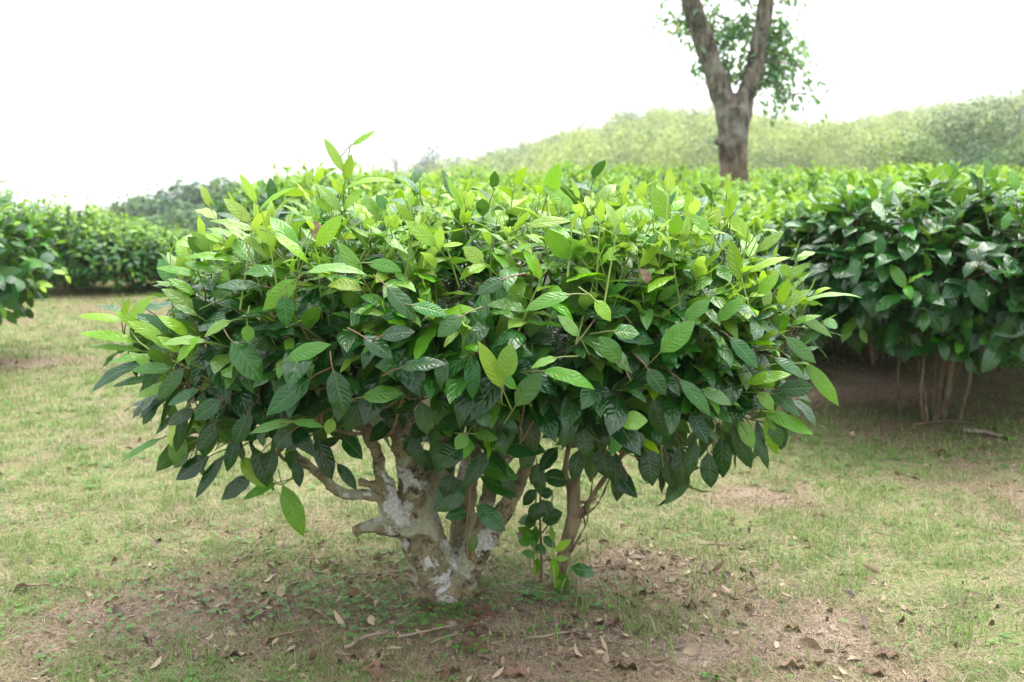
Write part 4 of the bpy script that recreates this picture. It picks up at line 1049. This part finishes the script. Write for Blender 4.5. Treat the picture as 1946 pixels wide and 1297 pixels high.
# ------------------------------------------------------------------ things lying on the ground
def dead_leaf(label, px, py, lpx, az, seed, age=.5, group='fallen brown leaves on the ground', curl=1.0, mat=M_DEAD, fold=.7):
    rng = np.random.default_rng(seed)
    q = G(px, py); q[2] = float(terrain(q[0], q[1]))
    L = lpx / FPX * q[1] * 1.55
    lv = Leaves(); a = math.radians(az)
    d = np.array([math.cos(a), math.sin(a) * .9, .30 * curl])
    lv.add(-np.array([math.cos(a), math.sin(a), 0]) * L * .5 + [0, 0, .004], d, UP + .35 * rng.normal(size=3), L, L * rng.uniform(.42, .6), curl * rng.uniform(.9, 1.5), fold * rng.uniform(.7, 1.3), .5, age)
    o = obj('fallen_leaf', lv.mesh('fallen_leaf', mat, 11, 7, rng), None, q)
    return tag(o, label, 'leaf', group)
for k, (px, py, l, az, age, lab) in enumerate([
    (685, 1140, 50, 20, .62, 'curled brown leaf standing up in the clover left of the thick trunk'),
    (920, 1178, 44, -40, .55, 'reddish brown leaf lying just right of the thick trunk foot'),
    (893, 1245, 46, -35, .75, 'dark red brown leaf in the grass below the thick trunk foot'),
    (720, 1284, 55, -15, .35, 'pale brown curled leaf at the bottom edge below the bleached stick'),
    (855, 1285, 44, 70, .5, 'brown leaf standing on edge at the bottom, right of the pale curled one'),
    (990, 1288, 50, 5, .28, 'tan leaf lying flat at the bottom edge under the dark red brown leaf'),
    (1165, 1186, 40, 60, .55, 'grey brown leaf on bare soil below the slender stems'),
    (1195, 1272, 46, 10, .7, 'dark brown leaf on the bare patch at the bottom, right of centre'),
    (1345, 1088, 28, 30, .85, 'small dark red leaf on the turf right of the slender stems'),
    (1510, 1200, 30, -5, .6, 'brown leaf lying on the soil at lower right, above the bottom edge'),
    (1690, 1250, 44, 0, .8, 'dark flat leaf at the lower right, in front of the green turf'),
    (1505, 1272, 44, 15, .15, 'pale tan leaf at the bottom edge, lower right'),
    (1675, 1283, 50, -10, .65, 'brown leaf cut by the bottom edge at the lower right'),
    (450, 1250, 40, 40, .8, 'dark brown leaf at the lower left among dry stems'),
    (508, 1222, 30, 80, .5, 'brown leaf standing beside the dark one at the lower left'),
    (680, 1255, 34, 0, .6, 'red brown leaf just below the bleached stick'),
    (905, 1200, 34, 10, .5, 'brown leaf half under the reddish one by the trunk foot'),
    (480, 1175, 34, 10, .7, 'dark leaf lying in the shade at the left of the clover'),
    (1790, 858, 36, 10, .12, 'pale dead leaf on the grass in front of the dark bush on bare stems'),
    (1560, 985, 26, 0, .4, 'small tan leaf on the turf right of the big bush'),
    (1090, 1205, 30, 30, .6, 'small brown leaf left of the grey brown one below the slender stems'),
    (1310, 1155, 30, 120, .9, 'nearly black leaf scrap on the soil right of the seedlings'),
    (1225, 1130, 36, 30, .95, 'black rotten leaf clump beside the dry stems right of the slender bush')]):
    dead_leaf(lab, px, py, l, az, 300 + k, age)
dead_leaf('fresh green leaf fallen upright on the grass at the far right', 1915, 835, 42, 80, 340, .3, None, .6, M_LEAF, .3)
for k, (px, py, l, az, lab) in enumerate([(612, 462, 34, 60, 'brown dead leaf caught upright among the bright top shoots of the big bush'), (1232, 540, 24, 200, 'small brown dead leaf caught in the middle of the right part of the crown')]):
    Y = front_depth(px, py) - .03
    lv = Leaves(); lv.add(np.zeros(3), [-.3, -.2, 1], [.3, -1, .2], l / FPX * Y * 1.4, l / FPX * Y * .9, .8, .5, .4, .35)
    tag(obj('dead_leaf', lv.mesh('dead_leaf', M_DEAD, 10, 5, np.random.default_rng(k)), None, P(px, py, Y)), lab, 'leaf', 'dead leaves caught in the big bush')

def stick(label, pts, r, seed, mat=M_DEADTWIG, group='twigs lying under the big bush', forks=1, lift=.008):
    rng = np.random.default_rng(seed)
    w = [G(a, b) for a, b in pts]
    for p in w: p[2] = float(terrain(p[0], p[1])) + r * .8 + abs(rng.normal(0, lift))
    c = np.mean(w, 0)
    s = spline(w, 12)
    s[1:-1] += rng.normal(0, r * .6, (10, 3)) * [1, 1, .3]
    tb = Tubes(); tb.add(s - c, np.linspace(r, r * .5, 12) * rng.uniform(.85, 1.15, 12), 7, lump=.12)
    for f in range(forks):
        i = rng.integers(3, 9); d = nrm(s[i + 1] - s[i]); sd = np.array([-d[1], d[0], .15]) * rng.choice([-1, 1])
        L = np.linalg.norm(s[-1] - s[0]) * rng.uniform(.15, .35)
        e = s[i] + (d * .8 + sd * .6) * L; e[2] = max(e[2], float(terrain(e[0], e[1])) + .004)
        tb.add(spline([s[i] - c, (s[i] + e) / 2 - c + rng.normal(0, .006, 3), e - c], 6), np.linspace(r * .6, r * .25, 6), 5)
    o = obj('fallen_twig', tb.mesh('fallen_twig', mat), None, c)
    return tag(o, label, 'twig', group)
for k, (pts, r, mat, lab) in enumerate([
    ([(655, 1243), (690, 1232), (738, 1216)], .0052, M_PALETWIG, 'bleached split stick lying on the soil in front of the thick trunk'),
    ([(640, 1250), (700, 1262), (760, 1285)], .004, M_DEADTWIG, 'grey twig pointing to the bottom edge below the bleached stick'),
    ([(570, 1155), (600, 1170), (640, 1205)], .0045, M_DEADTWIG, 'grey stick slanting down through the litter left of the trunk'),
    ([(625, 1070), (640, 1076), (655, 1085)], .006, M_DEADTWIG, 'short forked grey twig on the grass left of the trunk'),
    ([(700, 1100), (735, 1095), (775, 1092)], .004, M_DEADTWIG, 'dark twig lying against the left foot of the thick trunk'),
    ([(715, 1095), (740, 1108), (765, 1120)], .004, M_DEADTWIG, 'pale twig crossing the dark one beside the trunk foot'),
    ([(440, 1080), (470, 1060), (505, 1020)], .003, M_PALETWIG, 'thin pale twig on the grass under the left of the crown'),
    ([(720, 1060), (745, 1050), (755, 1035)], .003, M_DEADTWIG, 'thin twig leaning up left of the trunk'),
    ([(755, 1222), (830, 1216), (870, 1207)], .0035, M_PALETWIG, 'long pale dry stalk right of the bleached stick'),
    ([(820, 1232), (845, 1222), (880, 1212)], .0035, M_PALETWIG, 'short pale stalk below the long dry stalk'),
    ([(915, 1062), (935, 1090), (950, 1118)], .003, M_DEADTWIG, 'thin twig standing between the trunk and the seedlings'),
    ([(920, 1195), (945, 1212), (968, 1222)], .0055, M_DEADTWIG, 'thick grey twig piece on bare soil right of the trunk foot'),
    ([(910, 1255), (940, 1262), (975, 1280)], .0048, M_DEADTWIG, 'grey twig running to the bottom edge right of the dark red brown leaf'),
    ([(1000, 1225), (1060, 1215), (1120, 1200)], .003, M_PALETWIG, 'thin straight stalk on the soil below the seedlings'),
    ([(1110, 1090), (1160, 1084), (1200, 1082)], .0035, M_DEADTWIG, 'brown twig lying right of the slender stems'),
    ([(1200, 1095), (1215, 1110), (1232, 1128)], .003, M_DEADTWIG, 'short twig beside the black leaf clump'),
    ([(470, 1170), (520, 1166), (560, 1168)], .003, M_DEADTWIG, 'long thin twig in the shaded litter at the left'),
    ([(505, 1225), (540, 1215), (590, 1205)], .0035, M_DEADTWIG, 'twig above the dark leaf at the lower left'),
    ([(560, 1060), (600, 1066), (640, 1062)], .003, M_DEADTWIG, 'dark thin twig on the grass far left of the trunk'),
    ([(1330, 1040), (1370, 1035), (1420, 1042)], .003, M_PALETWIG, 'thin pale twig on the turf right of the slender bush'),
    ([(1735, 810), (1800, 806), (1850, 812)], .005, M_DEADTWIG, 'dark fallen twig at the foot of the bush on bare stems'),
    ([(1830, 826), (1870, 832), (1905, 835)], .012, M_PALETWIG, 'thick pale broken stick beside the fresh fallen leaf'),
    ([(50, 1130), (110, 1120), (170, 1128)], .003, M_DEADTWIG, 'thin twig in the grass at the lower left edge')]):
    stick(lab, pts, r, 400 + k, mat, forks=1 if k % 2 else 2)

# ------------------------------------------------------------------ air
def haze():
    x0, x1, y0, y1, z0, z1 = -430, 430, -45, 470, -60.0, 60.0
    V = np.array([(x, y, z) for z in (z0, z1) for y in (y0, y1) for x in (x0, x1)], float)
    F = np.array([(0, 2, 3, 1), (4, 5, 7, 6), (0, 1, 5, 4), (2, 6, 7, 3), (0, 4, 6, 2), (1, 3, 7, 5)])
    m, nt = new_mat('thin_haze')
    vp = N(nt, 'ShaderNodeVolumePrincipled', ins={'Color': (.95, .97, 1.0, 1), 'Density': .0008, 'Anisotropy': .2})
    N(nt, 'ShaderNodeOutputMaterial', ins={'Volume': vp.outputs[0]})
    tag(obj('haze', np_mesh('haze', V, F, m, smoothed=False)), 'thin pale air between the camera and the hill', None, None, 'stuff')
haze()

# ------------------------------------------------------------------ light and camera
SUN_EL, SUN_AZ = math.radians(66), math.radians(35)         # azimuth measured from +Y (away from camera) towards +X
w = bpy.data.worlds.new('World'); bpy.context.scene.world = w; w.use_nodes = True
nt = w.node_tree; nt.nodes.clear()
sky = N(nt, 'ShaderNodeTexSky', sky_type='NISHITA', sun_disc=False, sun_elevation=SUN_EL, sun_rotation=SUN_AZ, air_density=1.0, dust_density=4.0)
cl = mixc(nt, .82, sky.outputs[0], (8.6, 8.9, 9.2))           # a thin bright overcast over most of the blue
dirn = N(nt, 'ShaderNodeTexCoord').outputs['Generated']
sdv = (math.sin(SUN_AZ) * math.cos(SUN_EL), math.cos(SUN_AZ) * math.cos(SUN_EL), math.sin(SUN_EL))
dt = N(nt, 'ShaderNodeVectorMath', operation='DOT_PRODUCT', ins={0: dirn, 1: sdv}).outputs['Value']
br = math_n(nt, 'ADD', rng_map(nt, dt, -.6, 1.0, .42, 1.45), math_n(nt, 'MULTIPLY', math_n(nt, 'POWER', rng_map(nt, dt, .3, 1.0), 4.0), 1.3))
cl = N(nt, 'ShaderNodeVectorMath', operation='SCALE', ins={0: cl, 'Scale': br}).outputs[0]
bg = N(nt, 'ShaderNodeBackground', ins={'Color': cl, 'Strength': .10})
N(nt, 'ShaderNodeOutputWorld', ins={0: bg.outputs[0]})
sl = bpy.data.lights.new('sun', 'SUN'); sl.energy = 1.5; sl.angle = math.radians(42); sl.color = (1, .95, .86)
so = bpy.data.objects.new('sun', sl); C.objects.link(so)
sd = Vector((math.sin(SUN_AZ) * math.cos(SUN_EL), math.cos(SUN_AZ) * math.cos(SUN_EL), math.sin(SUN_EL)))
so.rotation_euler = (-sd).to_track_quat('-Z', 'Y').to_euler(); so.location = (3, 4, 12)

cam = bpy.data.cameras.new('camera'); co = bpy.data.objects.new('camera', cam); C.objects.link(co)
cam.sensor_width = 36; cam.lens = FPX / 1946 * 36
co.location = (0, 0, CAMH); co.rotation_euler = (PI / 2 - PITCH, 0, 0)
cam.clip_start = .05; cam.clip_end = 2000
cam.dof.use_dof = True; cam.dof.focus_distance = 2.15; cam.dof.aperture_fstop = 4.5
sc = bpy.context.scene
sc.camera = co
sc.view_settings.view_transform = 'Standard'; sc.view_settings.look = 'None'; sc.view_settings.gamma = 1.0
sc.view_settings.exposure = 1.32
cy = sc.cycles
cy.use_denoising = True
try: cy.denoiser = 'OPENIMAGEDENOISE'
except Exception: pass
cy.max_bounces = 7; cy.diffuse_bounces = 4; cy.glossy_bounces = 2; cy.transmission_bounces = 4; cy.volume_bounces = 1; cy.transparent_max_bounces = 4
cy.caustics_reflective = False; cy.caustics_refractive = False
